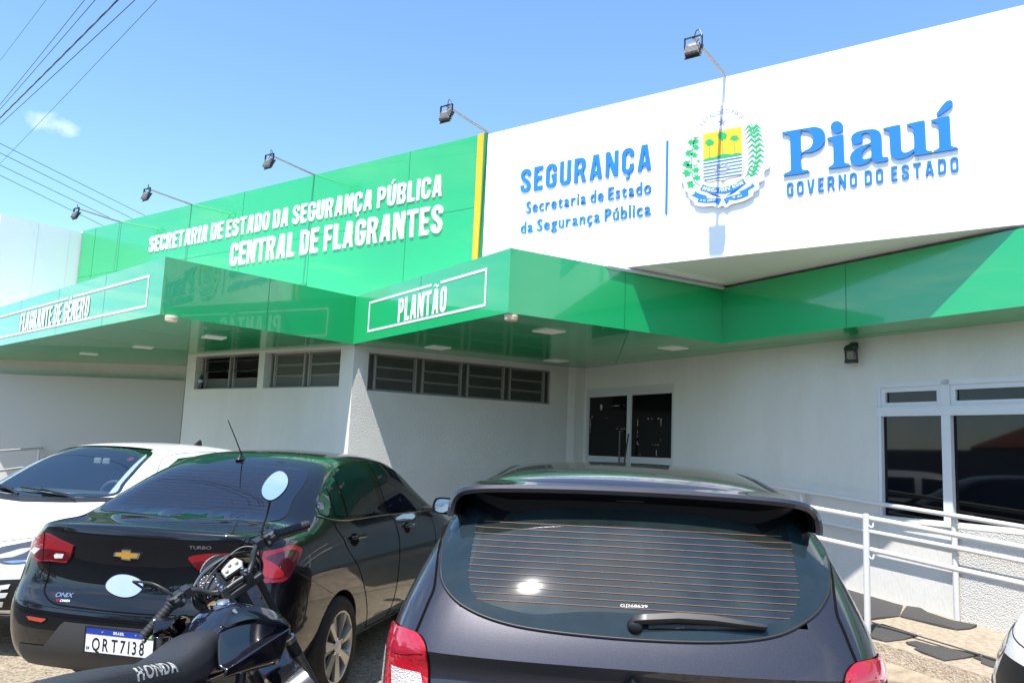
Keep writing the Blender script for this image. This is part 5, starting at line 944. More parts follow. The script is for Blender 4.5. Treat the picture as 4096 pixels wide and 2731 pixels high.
drape(G_, 'rear', [[(-.625, .905), (-.41, .900), (-.43, .855), (-.56, .852), (-.64, .842), (-.72, .875)]], .0135, 'brake_lens', REDD, t1, .02)
drape(G_, 'rear', [[(-.522, .876), (-.509, .889), (-.447, .891), (-.454, .867), (-.511, .861)]], .0150, 'reversing_lens', CLEARL, t1, .02, False)
drape(G_, 'rear', [[(-.735, .88), (-.70, .905), (-.645, .90), (-.69, .865)]], .0150, 'indicator_lens', CLEARL, t1, .02, False)
q = MB(); line_on(G_, 'rear', [(-.631, .990), (-.622, .925), (-.60, .842)], .003, q, .0135, 4); q.build('lens_seam', GAP, t1)
t2 = drape(G_, 'rear', [[(.33, .925), (.413, .945), (.518, .952), (.575, .956), (.565, .933), (.61, .87), (.62, .835), (.55, .835), (.41, .85), (.354, .89)]], .010, 'tail_light', REDL, sedan, .025, True, .012)
drape(G_, 'rear', [[(.36, .90), (.55, .905), (.60, .865), (.60, .842), (.41, .855)]], .0115, 'brake_lens', REDD, t2, .02)
t3 = drape(G_, 'cr', [[(.535, .955), (.643, .965), (.742, .976), (.817, .987), (.880, .974), (.900, .952), (.846, .882), (.783, .812), (.686, .803), (.618, .804), (.580, .855), (.526, .932)]], .012, 'tail_light', REDL, sedan, .025, True, .014)
drape(G_, 'cr', [[(.70, .945), (.80, .965), (.875, .945), (.84, .885), (.79, .83), (.74, .86), (.68, .92)]], .0135, 'dark_lens', mat('very_dark_red', (.05, .002, .004), .08, coat=1.0), t3, .02)
drape(G_, 'cr', [[(.645, .925), (.72, .90), (.77, .84), (.70, .825), (.64, .86)]], .0150, 'brake_lens', mat('mid_red_lens', (.28, .004, .008), .15, coat=1.0), t3, .02)  # lens section in a mid red
q = MB(); line_on(G_, 'rear', [(-.563, .842), (-.545, .765), (-.546, .701), (-.50, .660), (-.409, .632), (-.25, .628), (.03, .624), (.32, .628), (.50, .636), (.57, .66), (.612, .70), (.612, .765), (.625, .835)], .0045, q, .0, 4)
line_on(G_, 'rear', [(-.70, .625), (-.4, .615), (0, .612), (.45, .615), (.76, .625)], .002, q, .0, 4)
q.build('boot_seam', GAP, sedan)
q = MB(); line_on(G_, 'top', [(.575, .53), (.645, .36), (.655, .24), (.62, .185)], .0035, q, .0, 4); line_on(G_, 'rear', [(.62, 1.03), (.60, 1.0), (.587, .955)], .0035, q, .0, 4); q.build('boot_seam', GAP, sedan)
q = MB(); line_on(G_, 'top', [(-.645, .53), (-.70, .36), (-.69, .24)], .0035, q, .0, 4); q.build('boot_seam', GAP, sedan)
drape(G_, 'rear', [[(-.66, .40), (-.462, .409), (-.396, .477), (-.352, .53), (-.322, .552), (.385, .552), (.415, .53), (.46, .477), (.525, .409), (.72, .40), (.72, .275), (.4, .262), (-.3, .262), (-.66, .275)]], .005, 'bumper_plastic', PLASTIC, sedan, .03, False)
for sgn, c in ((1, 0), (-1, .03)):
    P = [(-.604, .555), (-.574, .558), (-.458, .557), (-.446, .55), (-.479, .53), (-.577, .533)]
    if sgn < 0: P = mir(P, c)
    r_ = drape(G_, 'rear', [P], .005, 'reflector', mat('bumper_reflector', (.36, .05, .03), .2, coat=1.0), sedan, .02, False)
    q = MB(); line_on(G_, 'rear', P, .0035, q, .003, 1, True); q.build('reflector_rim', GAP, r_)
# number plate
def hitp(a, b, off=0): return hit(G_, 'rear', a, b, off)[0]
pu = V((.397, .012, -.008)).normalized(); pv = V((.008, -.06, 1)); pv = (pv - pu * pv.dot(pu)).normalized(); PF_ = fr(V((.032, .012, .473)), pu, pv, pu.cross(pv))
if PF_(0, 0, 1).y > PF_(0, 0, 0).y: PF_ = fr(V((.032, .012, .473)), pu, pv, -pu.cross(pv))
npl = MB(); npl.box((-.2, -.065, -.006), (.2, .065, 0), 0, PF_); npl = npl.build('number_plate', mat('plate_white', (.80, .81, .82), .35), sedan, None, bevel=.004)
q = MB(); q.box((-.197, .032, .0005), (.197, .0625, .0018), 0, PF_); q.build('blue_band', mat('plate_blue', (.012, .045, .33), .35), npl)
q = MB()
for lo, hi in (((-.205, -.07, -.004), (.205, -.064, .003)), ((-.205, .064, -.004), (.205, .07, .003)), ((-.205, -.07, -.004), (-.199, .07, .003)), ((.199, -.07, -.004), (.205, .07, .003))): q.box(lo, hi, 0, PF_)
q.build('plate_frame', TRIM, npl)
text(npl, 'QRT7I38', PF_, -.158, -.052, .305, .066, .0012, mat('plate_black', (.006, .006, .007), .5), .012, .26, name='characters', w0=.0006, split=False, embz=.012)
text(npl, 'BRASIL', PF_, -.036, .040, .062, .0145, .001, VIN, .03, .18, name='country_name', w0=.0019, split=False)
text(npl, 'BR', PF_, -.190, -.050, .020, .016, .001, MATS['plate_black'], .02, .2, name='country_code', w0=.0006, split=False)
q = MB(); q.box((.166, .036, .0019), (.190, .058, .0026), 0, PF_); q.build('flag', mat('flag_green', (.02, .30, .06), .4), npl)
q = MB(); q.prism([(.168, .047), (.178, .038), (.188, .047), (.178, .056)], PF_, .0027, .0031); q.build('flag_diamond', YELLOW, npl)
q = MB()
for x in (-.10, .095): q.lathe([(.006, .002), (.006, .004), (0, .005)], fr(PF_(x, .05), pu, pv, PF_(0, 0, 1) - PF_(0, 0, 0)), 10)
q.build('plate_screws', CHROME, npl)
# bow shaped badge, gold in chrome
em = [(-.118, .904), (-.110, .927), (-.068, .931), (-.065, .945), (-.008, .946), (-.010, .932), (.050, .931), (.038, .899), (-.008, .897), (-.009, .887), (-.066, .889), (-.069, .902)]
b_ = drape(G_, 'rear', [em], .010, 'badge', CHROME, sedan, .02, False, .01)
c_ = (-.035, .916); drape(G_, 'rear', [[(c_[0] + (x - c_[0]) * .86, c_[1] + (z - c_[1]) * .72) for x, z in em]], .0112, 'badge_face', mat('badge_gold', (.62, .33, .05), .35, metal=.4), b_, .02, False)
text_on(G_, 'rear', 'ONIX', -.440, .664, -.325, .670, .026, CHROME, sedan, .001, .004)
text_on(G_, 'rear', 'CANADA', -.395, .646, -.330, .649, .013, VIN, sedan, .001, .001)
p_, n_ = hit(G_, 'rear', -.412, .650); q = MB(); q.prism([(0, -.009), (.009, .001), (.007, .008), (.002, .008), (0, .004), (-.002, .008), (-.007, .008), (-.009, .001)], fr(p_ + n_ * .001, V((1, 0, 0)), V((0, 0, 1)), n_), 0, .001); q.build('heart_sticker', mat('heart_red', (.5, .01, .02), .4), sedan)
text_on(G_, 'rear', 'TURBO', .328, .969, .449, .971, .017, CHROME, sedan, .001, .004)
# aerial
a0 = hit(G_, 'top', -.065, 1.305)[0]; q = MB(); q.lathe([(.034, -.004), (.030, .006), (.018, .016), (.009, .03), (.006, .05)], fr(a0, (1, 0, 0), (0, 1.5, 0), (0, -.1, 1)), 18); ae = q.build('aerial', TRIM, sedan, 50)
q = MB(); q.tube([a0 + V((0, -.004, .04)), a0 + V((-.012, -.09, .155)), a0 + V((-.028, -.17, .265))], [.0045, .0038, .003], 8); q.build('whip', TRIM, ae, 60)
# right hand side windows
dlo = [(1.085, 1.272), (.95, 1.21), (.84, 1.14), (.82, 1.112), (.96, 1.092), (1.196, 1.073), (1.838, 1.062), (2.60, 1.035), (2.952, 1.022), (3.10, 1.07), (2.95, 1.21), (2.862, 1.275), (2.658, 1.375), (2.45, 1.425), (2.177, 1.445), (1.668, 1.430), (1.393, 1.390), (1.193, 1.322)]
for ax in ('right', 'left'):
    sw = drape(G_, ax, [dlo], .002, 'side_window', mat('gloss_black_pillar', (.004, .004, .004), .08, spec=.5), sedan, .05, True)
    for P, nm_ in (([(.905, 1.178), (1.04, 1.245), (1.07, 1.22), (.965, 1.105), (.90, 1.115), (.86, 1.13)], 'quarter_glass'), ([(1.125, 1.275), (1.265, 1.333), (1.165, 1.095), (1.02, 1.11)], 'pane'), ([(1.31, 1.348), (1.435, 1.382), (1.666, 1.412), (1.94, 1.425), (1.82, 1.080), (1.195, 1.094)], 'pane'), ([(2.07, 1.428), (2.40, 1.41), (2.64, 1.36), (2.84, 1.265), (2.94, 1.18), (2.93, 1.045), (2.5, 1.055), (1.96, 1.078)], 'pane')):
        drape(G_, ax, [P], .0045, nm_, TINT, sw, .05, False)
    q = MB(); line_on(G_, ax, [(.82, 1.118), (.96, 1.088), (1.196, 1.069), (1.838, 1.058), (2.60, 1.031), (2.96, 1.02)], .0045, q, .004, 4); q.build('belt_moulding', mat('dull_chrome', (.28, .28, .28), .25, metal=.9), sw, 60)
    q = MB()
    line_on(G_, ax, [(.966, 1.075), (.973, 1.03), (1.048, .965), (1.109, .889), (1.26, .775), (1.40, .62), (1.50, .48), (1.62, .30)], .0035, q, 0, 4); line_on(G_, ax, [(1.97, 1.055), (2.04, 1.02), (2.10, .95), (2.13, .86), (2.13, .74), (2.11, .50), (2.08, .30)], .0035, q, 0, 4); line_on(G_, ax, [(3.05, 1.01), (3.10, .9), (3.12, .7), (3.05, .45), (3.0, .30)], .0035, q, 0, 4); line_on(G_, ax, [(1.62, .30), (2.3, .285), (3.0, .30)], .003, q, 0, 3)
    q.build('door_seam', GAP, sedan)
    for y0, y1, z0 in ((1.17, 1.40, .955), (2.29, 2.50, .942)):
        drape(G_, ax, [[(y0 + .06 + .075 * cos(t_ * pi / 6), z0 - .012 + .042 * sin(t_ * pi / 6)) for t_ in range(12)]], .002, 'handle_recess_shade', GAP, sedan, .03, True)  # flat dark ellipse paints the shade of a hollow behind the handle
        q = MB(); P = [hit(G_, ax, y0 + (y1 - y0) * f, z0 + .004 - .008 * f, o)[0] for f, o in ((0, .004), (.12, .028), (.5, .034), (.88, .028), (1, .004))]; q.tube(spline(P, 4), .012, 10); q.build('door_handle', PAINTK, sedan, 60)
for s_ in (1, -1): side_mirror(sedan, s_ * .985, 2.93, 1.075, s_, PAINTK)
q = MB(); line_on(G_, 'right', [(.36, .853), (.65, .735), (.90, .64)], .003, q, -.001, 3); q.build('body_crease', PAINTK, sedan, 60)
# windscreen and lamps on its far end
drape(G_, 'top', [[(-.60, 2.86), (.60, 2.86), (.70, 3.45), (0, 3.55), (-.70, 3.45)]], .003, 'windscreen', TINT, sedan, .06, False)
for s_ in (1, -1):
    AX['front'] = (lambda a, b: V((a, 9, b)), V((0, -1, 0)))
    drape(G_, 'front', [[(s_ * .45, .68), (s_ * .75, .72), (s_ * .77, .62), (s_ * .5, .60)]], .004, 'headlight', CLEARL, sedan, .04, False)
# ------------------------------------------------------------------ hatchback details
G_ = hbv
def band2(bvh, axis, outer, inner, c, off, name, m, parent, n=120):
    def loop(P):
        P = [V((p.x, p.y)) for p in spline([(x, y, 0) for x, y in P], 4, True)]; out = []
        for i in range(n):
            d = V((cos(2 * pi * i / n), sin(2 * pi * i / n) * .35)).normalized(); best = None
            for a, b in zip(P, P[1:] + P[:1]):
                e = b - a; den = d.x * e.y - d.y * e.x
                if abs(den) < 1e-9: continue
                w_ = a - V(c); t = (w_.x * e.y - w_.y * e.x) / den; k = (w_.x * d.y - w_.y * d.x) / den
                if t > 0 and -1e-6 <= k <= 1 + 1e-6: best = max(best or 0, t)
            out.append(V(c) + d * best)
        return out
    A, B = loop(outer), loop(inner); M = [a.lerp(b, .5) for a, b in zip(A, B)]
    q = MB(); q.add([hit(bvh, axis, p.x, p.y, off)[0] for p in A + M + B], [(k * n + i, k * n + (i + 1) % n, (k + 1) * n + (i + 1) % n, (k + 1) * n + i) for k in range(2) for i in range(n)])
    return q.build(name, m, parent, 180)
def tinted_glass(name, tint, ior, dust):
    m = bpy.data.materials.new(name); m.use_nodes = True; t = m.node_tree; t.nodes.clear(); o = t.nodes.new('ShaderNodeOutputMaterial')
    a = t.nodes.new('ShaderNodeBsdfTransparent'); a.inputs[0].default_value = (*tint, 1); g_ = t.nodes.new('ShaderNodeBsdfGlossy'); g_.inputs['Roughness'].default_value = .035
    f_ = t.nodes.new('ShaderNodeFresnel'); f_.inputs[0].default_value = ior; x = t.nodes.new('ShaderNodeMixShader'); d_ = t.nodes.new('ShaderNodeBsdfDiffuse'); d_.inputs[0].default_value = (.13, .21, .215, 1)
    y = t.nodes.new('ShaderNodeMixShader'); n_ = t.nodes.new('ShaderNodeTexNoise'); n_.inputs['Scale'].default_value = 9; n_.inputs['Detail'].default_value = 8
    c_ = t.nodes.new('ShaderNodeTexCoord'); mp = t.nodes.new('ShaderNodeMapping'); mp.inputs['Scale'].default_value = (1, 1, .35); t.links.new(c_.outputs['Object'], mp.inputs[0]); t.links.new(mp.outputs[0], n_.inputs['Vector'])
    k_ = t.nodes.new('ShaderNodeMath'); k_.operation = 'MULTIPLY'; k_.inputs[1].default_value = dust; t.links.new(n_.outputs['Fac'], k_.inputs[0])
    t.links.new(f_.outputs[0], x.inputs[0]); t.links.new(a.outputs[0], x.inputs[1]); t.links.new(g_.outputs[0], x.inputs[2])
    t.links.new(k_.outputs[0], y.inputs[0]); t.links.new(x.outputs[0], y.inputs[1]); t.links.new(d_.outputs[0], y.inputs[2]); t.links.new(y.outputs[0], o.inputs[0]); return m
GLH = tinted_glass('dusty_rear_glass', (.36, .46, .46), 1.95, .17)
GLB = mat('glass_black_border', (.012, .022, .028), .05, spec=.45, var=(12, .5, (.022, .034, .040)))
wl = [(-.668, 1.330), (-.673, 1.289), (-.673, 1.219), (-.657, 1.148), (-.641, 1.112), (-.605, 1.078), (-.554, 1.049), (-.473, 1.023), (-.363, 1.004), (-.206, .994), (0, .990)]
wr_ = [(.206, .994), (.363, 1.006), (.473, 1.027), (.554, 1.062), (.61, 1.098), (.655, 1.146), (.672, 1.19), (.690, 1.248), (.684, 1.290), (.668, 1.330)]
wn = wl + wr_ + [(.52, 1.385), (0, 1.395), (-.52, 1.385)]

inn = [(-.545, 1.31), (-.553, 1.271), (-.556, 1.204), (-.548, 1.131), (-.533, 1.092), (-.494, 1.068), (-.425, 1.051), (-.342, 1.041), (-.289, 1.040), (-.21, 1.050), (-.12, 1.058), (0, 1.061)]
pane = inn + mir(inn)[1:] + [(.50, 1.36), (0, 1.372), (-.50, 1.36)]
hw_ = drape(G_, 'rear', [[(x * 1.01, z + (z - 1.2) * .01) for x, z in pane]], .003, 'rear_window', GLH, hatch, .035, True)
band2(G_, 'rear', wn, pane, (0, 1.19), .0042, 'window_border', GLB, hw_)
q = MB(); line_on(G_, 'rear', wn, .0065, q, .0, 4, True); q.build('window_seal', TRIM, hw_, 180)
q = MB()
for i in range(13):
    z = 1.073 + i * .0198; e = .50 + .055 * min(1, (z - 1.06) / .08) - (.03 if z > 1.3 else 0)
    line_on(G_, 'rear', [(-e, z - .003), (-e * .5, z), (0, z + .001), (e * .5, z), (e, z - .003)], .0008, q, .0052, 4, False, 5, .05)
q.build('heating_lines', mat('heating_lines_copper', (.36, .13, .05), .5), hw_)
text_on(G_, 'rear', 'GJ268629', -.030, 1.0765, .058, 1.078, .0095, mat('etched_white', (.6, .62, .6), .6), hw_, .0046, .0006, 'etched_code', .0)
# rear wiper
p0, n0 = hit(G_, 'rear', .018, 1.026); q = MB(); q.lathe([(.026, 0), (.026, .012), (.022, .02), (.012, .03), (.0, .032)], fr(p0, V((1, 0, 0)), n0.cross(V((1, 0, 0))) * -1, n0), 24, caps=False); wp = q.build('rear_wiper', TRIM, hatch, 50)
q = MB(); L_ = []
for f, h_, w_ in ((0, .020, .012), (.02, .028, .022), (.12, .030, .024), (.35, .030, .024), (.6, .028, .022), (.8, .026, .017), (.97, .022, .011), (1, .018, .006)):
    x = .005 + .425 * f; z = 1.034 + .03 * sin(pi * min(f * 1.1, 1)) * .5 + .004 * f; p, n = hit(G_, 'rear', x, z); up = n.cross(V((1, 0, 0))) * -1
    if up.z < 0: up = -up
    w_ *= .72; c0 = p + n * h_; L_.append([c0 + up * w_, c0 + up * w_ * .6 + n * .010, c0 - up * w_ * .5 + n * .010, c0 - up * w_, c0 - up * w_ - n * .006, c0 + up * w_ - n * .006])
n6 = 6; q.add([p for l in L_ for p in l], [(i * n6 + k, i * n6 + (k + 1) % n6, (i + 1) * n6 + (k + 1) % n6, (i + 1) * n6 + k) for i in range(len(L_) - 1) for k in range(n6)] + [tuple(range(n6)), tuple(range((len(L_) - 1) * n6, len(L_) * n6))])
q.build('wiper_arm', mat('faded_wiper_plastic', (.030, .027, .026), .42, spec=.5), wp, 45)
q = MB(); L_ = [hit(G_, 'rear', .06 + .365 * f, 1.026 + .016 * f, .009)[0] for f in (0, .25, .5, .75, 1)]; q.tube(spline(L_, 4), [.008] * 12 + [.007] * 5, 6); q.build('wiper_blade', RUBBER, wp, 60)
# tailgate seams
q = MB()
sl_ = [(-.690, 1.29), (-.690, 1.22), (-.668, 1.10), (-.679, 1.045), (-.692, .996), (-.704, .956)]
line_on(G_, 'rear', sl_, .005, q, 0, 4); q.build('tailgate_seam', GAP, hatch)
q = MB(); line_on(G_, 'rear', mir(sl_), .005, q, 0, 4); q.build('tailgate_seam', GAP, hatch)
# tail lights
LL = [(-.817, .952), (-.762, .960), (-.704, .957), (-.673, .943), (-.655, .915), (-.645, .86), (-.640, .80), (-.632, .70), (-.66, .64), (-.80, .64), (-.825, .72), (-.828, .80), (-.827, .90)]
up_ = [(-.812, .945), (-.762, .954), (-.708, .951), (-.680, .937), (-.665, .910), (-.74, .890), (-.80, .884)]
rev = [(-.775, .845), (-.668, .842), (-.655, .80), (-.655, .755), (-.73, .775), (-.765, .79)]
edg = [(-.822, .885), (-.806, .885), (-.806, .80), (-.800, .70), (-.822, .70)]
PINK = mat('upper_red_lens', (.34, .012, .03), .08, coat=1.0, coat_rough=.01)
for f_ in (lambda P: P, mir):
    tl_ = drape(G_, 'rear', [f_(LL)], .014, 'tail_light', REDH, hatch, .02, True, .018)
    drape(G_, 'rear', [f_(up_)], .0155, 'upper_lens', PINK, tl_, .02, False)
    drape(G_, 'rear', [f_(rev)], .0160, 'reversing_lens', CLEARL, tl_, .015, False)
    drape(G_, 'rear', [f_(edg)], .0165, 'clear_edge', CLEARL, tl_, .015, False)
    q = MB(); line_on(G_, 'rear', f_(LL), .004, q, .001, 4, True); q.build('lamp_gap', GAP, tl_)
# roof spoiler: one section swept along the top edge and down both ends
path = [(-.664, 1.322), (-.664, 1.350), (-.652, 1.392), (-.615, 1.425), (-.54, 1.441), (-.40, 1.449), (-.2, 1.454), (0, 1.4555)]
path = path + [(-x, z) for x, z in path[-2::-1]]
pp = spline([(x, 0, z) for x, z in path], 4); q = MB(); sect = [(.66, -.012), (.50, .004), (.40, .003), (.362, 0), (.350, .012), (.354, .026), (.385, .034), (.425, .055), (.432, .10), (.405, .140), (.60, .145)]
n = len(sect); N = len(pp); vs = []
for i, p in enumerate(pp):
    t_ = (pp[min(i + 1, N - 1)] - pp[max(i - 1, 0)]).normalized(); nr = V((-t_.z, 0, t_.x)); k = min(1.0, max(.28, (.675 - abs(p.x)) / .22)); e_ = max(0, abs(p.x) - .5) / .17
    for y, h_ in sect: vs.append(V((p.x, y + .05 * e_ ** 2 + (0 if h_ > 0.03 else 0), p.z)) - nr * (h_ * (k if h_ > .03 else 1)))
q.add(vs, [(i * n + j, i * n + (j + 1) % n, (i + 1) * n + (j + 1) % n, (i + 1) * n + j) for i in range(N - 1) for j in range(n)] + [tuple(range(n)), tuple(range((N - 1) * n, N * n))])
for i_, f_q in enumerate(q.f):
    if len(f_q) == 4 and (i_ % n) in (5, 6, 7, 8, 9): q.mi[i_] = 1
sp_ = q.build('roof_spoiler', [PAINTG, mat('spoiler_underside_shade', (.004, .004, .005), .25, spec=.3)], hatch, 35)  # near-black faces paint in the shade under the lip of a body-coloured spoiler
q = MB(); q.box((-.05, .41, 1.405), (.05, .422, 1.417)); q.build('washer_jet', TRIM, sp_)
for s_ in (-1, 1):
    q = MB(); line_on(G_, 'top', [(s_ * .585, .70), (s_ * .555, .95), (s_ * .545, 1.5), (s_ * .545, 2.2)], .010, q, .002, 4); q.build('roof_moulding', TRIM, hatch, 60)
    drape(G_, 'right' if s_ > 0 else 'left', [[(.62, 1.11), (.66, 1.25), (.80, 1.375), (1.2, 1.41), (1.9, 1.405), (2.2, 1.38), (2.75, 1.08), (2.7, 1.06), (1.2, 1.075)]], .003, 'side_window', TINT, hatch, .05, False)
    side_mirror(hatch, s_ * .985, 2.45, 1.05, s_, PAINTG)
    q = MB(); ax = 'right' if s_ > 0 else 'left'; line_on(G_, ax, [(.95, 1.07), (1.0, .95), (1.08, .8), (1.1, .35)], .0035, q, 0, 3); line_on(G_, ax, [(1.72, 1.07), (1.74, .8), (1.72, .35)], .0035, q, 0, 3); q.build('door_seam', GAP, hatch)
drape(G_, 'top', [[(-.60, 2.32), (.60, 2.32), (.70, 2.95), (0, 3.05), (-.70, 2.95)]], .003, 'windscreen', tinted_glass('hatch_windscreen', (.8, .84, .83), 1.5, .05), hatch, .06, False)
SEATC = mat('dark_seat_cloth', (.05, .052, .055), .9)
for x in (-.33, .33):
    for y, zt_ in ((.78, 1.10), (1.75, 1.13)):
        q = MB(); q.box((x - .23, y, .985), (x + .23, y + .13, zt_)); q.box((x - .13, y + .02, zt_ + .04), (x + .13, y + .11, zt_ + .19)); q.box((x - .07, y + .05, zt_), (x - .055, y + .065, zt_ + .05)); q.box((x + .055, y + .05, zt_), (x + .07, y + .065, zt_ + .05)); q.build('car_seat', SEATC, hatch, None, bevel=.02)
q = MB(); q.box((-.11, 2.30, 1.31), (.11, 2.325, 1.37)); q.build('rear_view_mirror', TRIM, hatch, None, bevel=.01)
# diamond badge
p_, n_ = hit(G_, 'rear', .012, .835); n_ = V((0, -1, .12)).normalized(); F = fr(V((.012, .085, .832)), (1, 0, 0), V((0, .12, 1)).normalized(), n_); q = MB()
o_, i_ = [(0, .05), (.037, 0), (0, -.05), (-.037, 0)], [(0, .022), (.016, 0), (0, -.022), (-.016, 0)]
md = [(x * .78, z * .78) for x, z in o_]
vs = [F(x, z, .006) for x, z in o_] + [F(x, z, .016) for x, z in md] + [F(x, z, .006) for x, z in i_]
q.add(vs, [(i, (i + 1) % 4, 4 + (i + 1) % 4, 4 + i) for i in range(4)] + [(4 + i, 4 + (i + 1) % 4, 8 + (i + 1) % 4, 8 + i) for i in range(4)]); q.build('badge', CHROME, hatch)
drape(G_, 'rear', [[(-.70, .48), (-.6, .54), (.6, .54), (.70, .48), (.7, .28), (-.7, .28)]], .004, 'bumper_plastic', PLASTIC, hatch, .05, False)
# ------------------------------------------------------------------ white hatchback details
G_ = wbv
def glass_mat():
    m = bpy.data.materials.new('clear_windscreen'); m.use_nodes = True; t = m.node_tree; t.nodes.clear(); o = t.nodes.new('ShaderNodeOutputMaterial')
    a = t.nodes.new('ShaderNodeBsdfTransparent'); a.inputs[0].default_value = (.62, .72, .74, 1); g_ = t.nodes.new('ShaderNodeBsdfGlossy'); g_.inputs['Roughness'].default_value = .01
    f_ = t.nodes.new('ShaderNodeFresnel'); f_.inputs[0].default_value = 3.0; x = t.nodes.new('ShaderNodeMixShader')
    t.links.new(f_.outputs[0], x.inputs[0]); t.links.new(a.outputs[0], x.inputs[1]); t.links.new(g_.outputs[0], x.inputs[2]); t.links.new(x.outputs[0], o.inputs[0]); return m
CLEARG = glass_mat()
ws = [(.585, 1.075), (.565, 1.17), (.51, 1.313), (.43, 1.425), (.20, 1.44), (-.03, 1.445)]; ws = ws + mir(ws, -.03)[1:] + [(-.35, 1.052), (-.03, 1.042), (.29, 1.052)]
wi = [(.555, 1.090), (.535, 1.17), (.483, 1.308), (.410, 1.408), (.20, 1.422), (-.03, 1.426)]; wi = wi + mir(wi, -.03)[1:] + [(-.33, 1.078), (-.03, 1.07), (.27, 1.078)]
wsg = drape(G_, 'rear', [ws], .004, 'windscreen', CLEARG, whitec, .04, True)
band(G_, 'rear', ws, wi, .002, 'windscreen_border', mat('windscreen_frit', (.01, .012, .018), .2), wsg)
q = MB(); q.box((-.11, 1.68, 1.30), (-.035, 1.70, 1.355)); q.box((-.02, 1.68, 1.298), (.055, 1.70, 1.353)); q.build('rear_view_mirror', mat('pale_mirror', (.55, .60, .60), .3), whitec, None, bevel=.012)
q = MB(); q.tube([V((.30 + .17 * cos(a * pi / 12), 1.52 - .05 * sin(a * pi / 12), 1.0 + .165 * sin(a * pi / 12))) for a in range(24)], .014, 8, closed=True); q.build('steering_wheel', mat('grey_steering', (.22, .23, .22), .6), whitec, 60)
q = MB()
q.add([V((x, y, z)) for x in (-.56, .56) for y, z in ((1.12, 1.04), (1.35, 1.085), (1.62, 1.05), (1.66, .95))], [(0, 1, 5, 4), (1, 2, 6, 5), (2, 3, 7, 6)]); q.build('dashboard', mat('grey_dashboard', (.10, .11, .11), .7), whitec, 30)
for x in (-.33, .33):
    q = MB(); q.box((x - .22, 2.05, .94), (x + .22, 2.2, 1.22)); q.box((x - .12, 2.08, 1.24), (x + .12, 2.17, 1.38)); q.build('front_seat', mat('seat_cloth', (.06, .065, .07), .9), whitec, None, bevel=.03)
drape(G_, 'rear', [[(.33, 1.375), (.375, 1.370), (.372, 1.345), (.328, 1.350)]], .0015, 'sticker', mat('sticker_red', (.35, .02, .03), .5), whitec, .02, False)
drape(G_, 'rear', [[(-.70, 1.03), (-.66, 1.062), (-.35, 1.048), (-.03, 1.040), (.29, 1.048), (.60, 1.062), (.64, 1.03), (.3, 1.016), (-.03, 1.008), (-.36, 1.016)]], .004, 'cowl', TRIM, whitec, .04, False)
for P in ([(-.28, 1.088), (-.05, 1.075), (.22, 1.055)], [(-.72, 1.07), (-.50, 1.085), (-.33, 1.068)]):
    q = MB(); line_on(G_, 'rear', P, .009, q, .02, 5); w1 = q.build('wiper', TRIM, whitec, 60); q = MB(); x1, z1 = P[2]; line_on(G_, 'rear', [P[1], (x1 + .06, z1 - .02), (x1 + .16, z1 - .038)], .010, q, .03, 5); q.build('wiper_arm', TRIM, w1, 60)
HL = mat('headlamp_glass', (.10, .105, .115), .12, metal=.5, coat=1.0, coat_rough=.01)
for f_ in (lambda P: P, lambda P: mir(P, -.0)):
    h_ = drape(G_, 'rear', [f_([(.44, .748), (.53, .775), (.62, .80), (.72, .83), (.775, .825), (.785, .76), (.76, .70), (.70, .66), (.626, .652), (.553, .645), (.485, .654), (.42, .70)])], .006, 'headlight', HL, whitec, .025, True, .008)
    drape(G_, 'rear', [f_([(.66, .74), (.70, .78), (.745, .77), (.735, .71), (.69, .69)])], .0078, 'lamp_bowl', CHROME, h_, .02, True)
    drape(G_, 'rear', [f_([(.45, .70), (.52, .725), (.57, .745), (.64, .755), (.60, .715), (.55, .69), (.48, .68)])], .0078, 'daytime_light', CLEARL, h_, .02, False)
    drape(G_, 'rear', [f_([(.50, .66), (.56, .668), (.63, .672), (.70, .68), (.625, .657), (.56, .65)])], .0082, 'lamp_trim', CHROME, h_, .02, False)
    d_ = drape(G_, 'rear', [f_([(.42, .535), (.56, .545), (.70, .55), (.745, .50), (.72, .40), (.67, .335), (.42, .33)])], .004, 'bumper_vent', TRIM, whitec, .03, False)
    for P in ([(.485, .50), (.585, .515), (.575, .485), (.535, .478), (.525, .455), (.575, .455), (.56, .425), (.515, .42), (.505, .395), (.545, .392), (.53, .36), (.45, .35), (.465, .43)],): drape(G_, 'rear', [f_(P)], .010, 'vent_fin', PAINTW, d_, .02, False, .008)
    q = MB(); p_, n_ = hit(G_, 'rear', f_([(.655, .45)])[0][0], .45); q.lathe([(.045, .004), (.045, .012), (.038, .010), (0, .008)], fr(p_, V((1, 0, 0)), V((0, 0, 1)), n_), 20, caps=False); q.build('fog_lamp', CLEARL, d_, 40)
drape(G_, 'rear', [[(-.40, .70), (.40, .70), (.42, .58), (.36, .53), (-.36, .53), (-.42, .58)]], .004, 'grille', TRIM, whitec, .04, False)
drape(G_, 'rear', [[(-.68, .30), (.68, .30), (.66, .235), (-.66, .235)]], .004, 'lower_lip', TRIM, whitec, .04, False)
q = MB(); line_on(G_, 'rear', [(-.74, .845), (-.5, .80), (-.3, .775), (0, .765), (.3, .775), (.5, .80), (.74, .845)], .003, q, 0, 4); q.build('bonnet_seam', GAP, whitec)
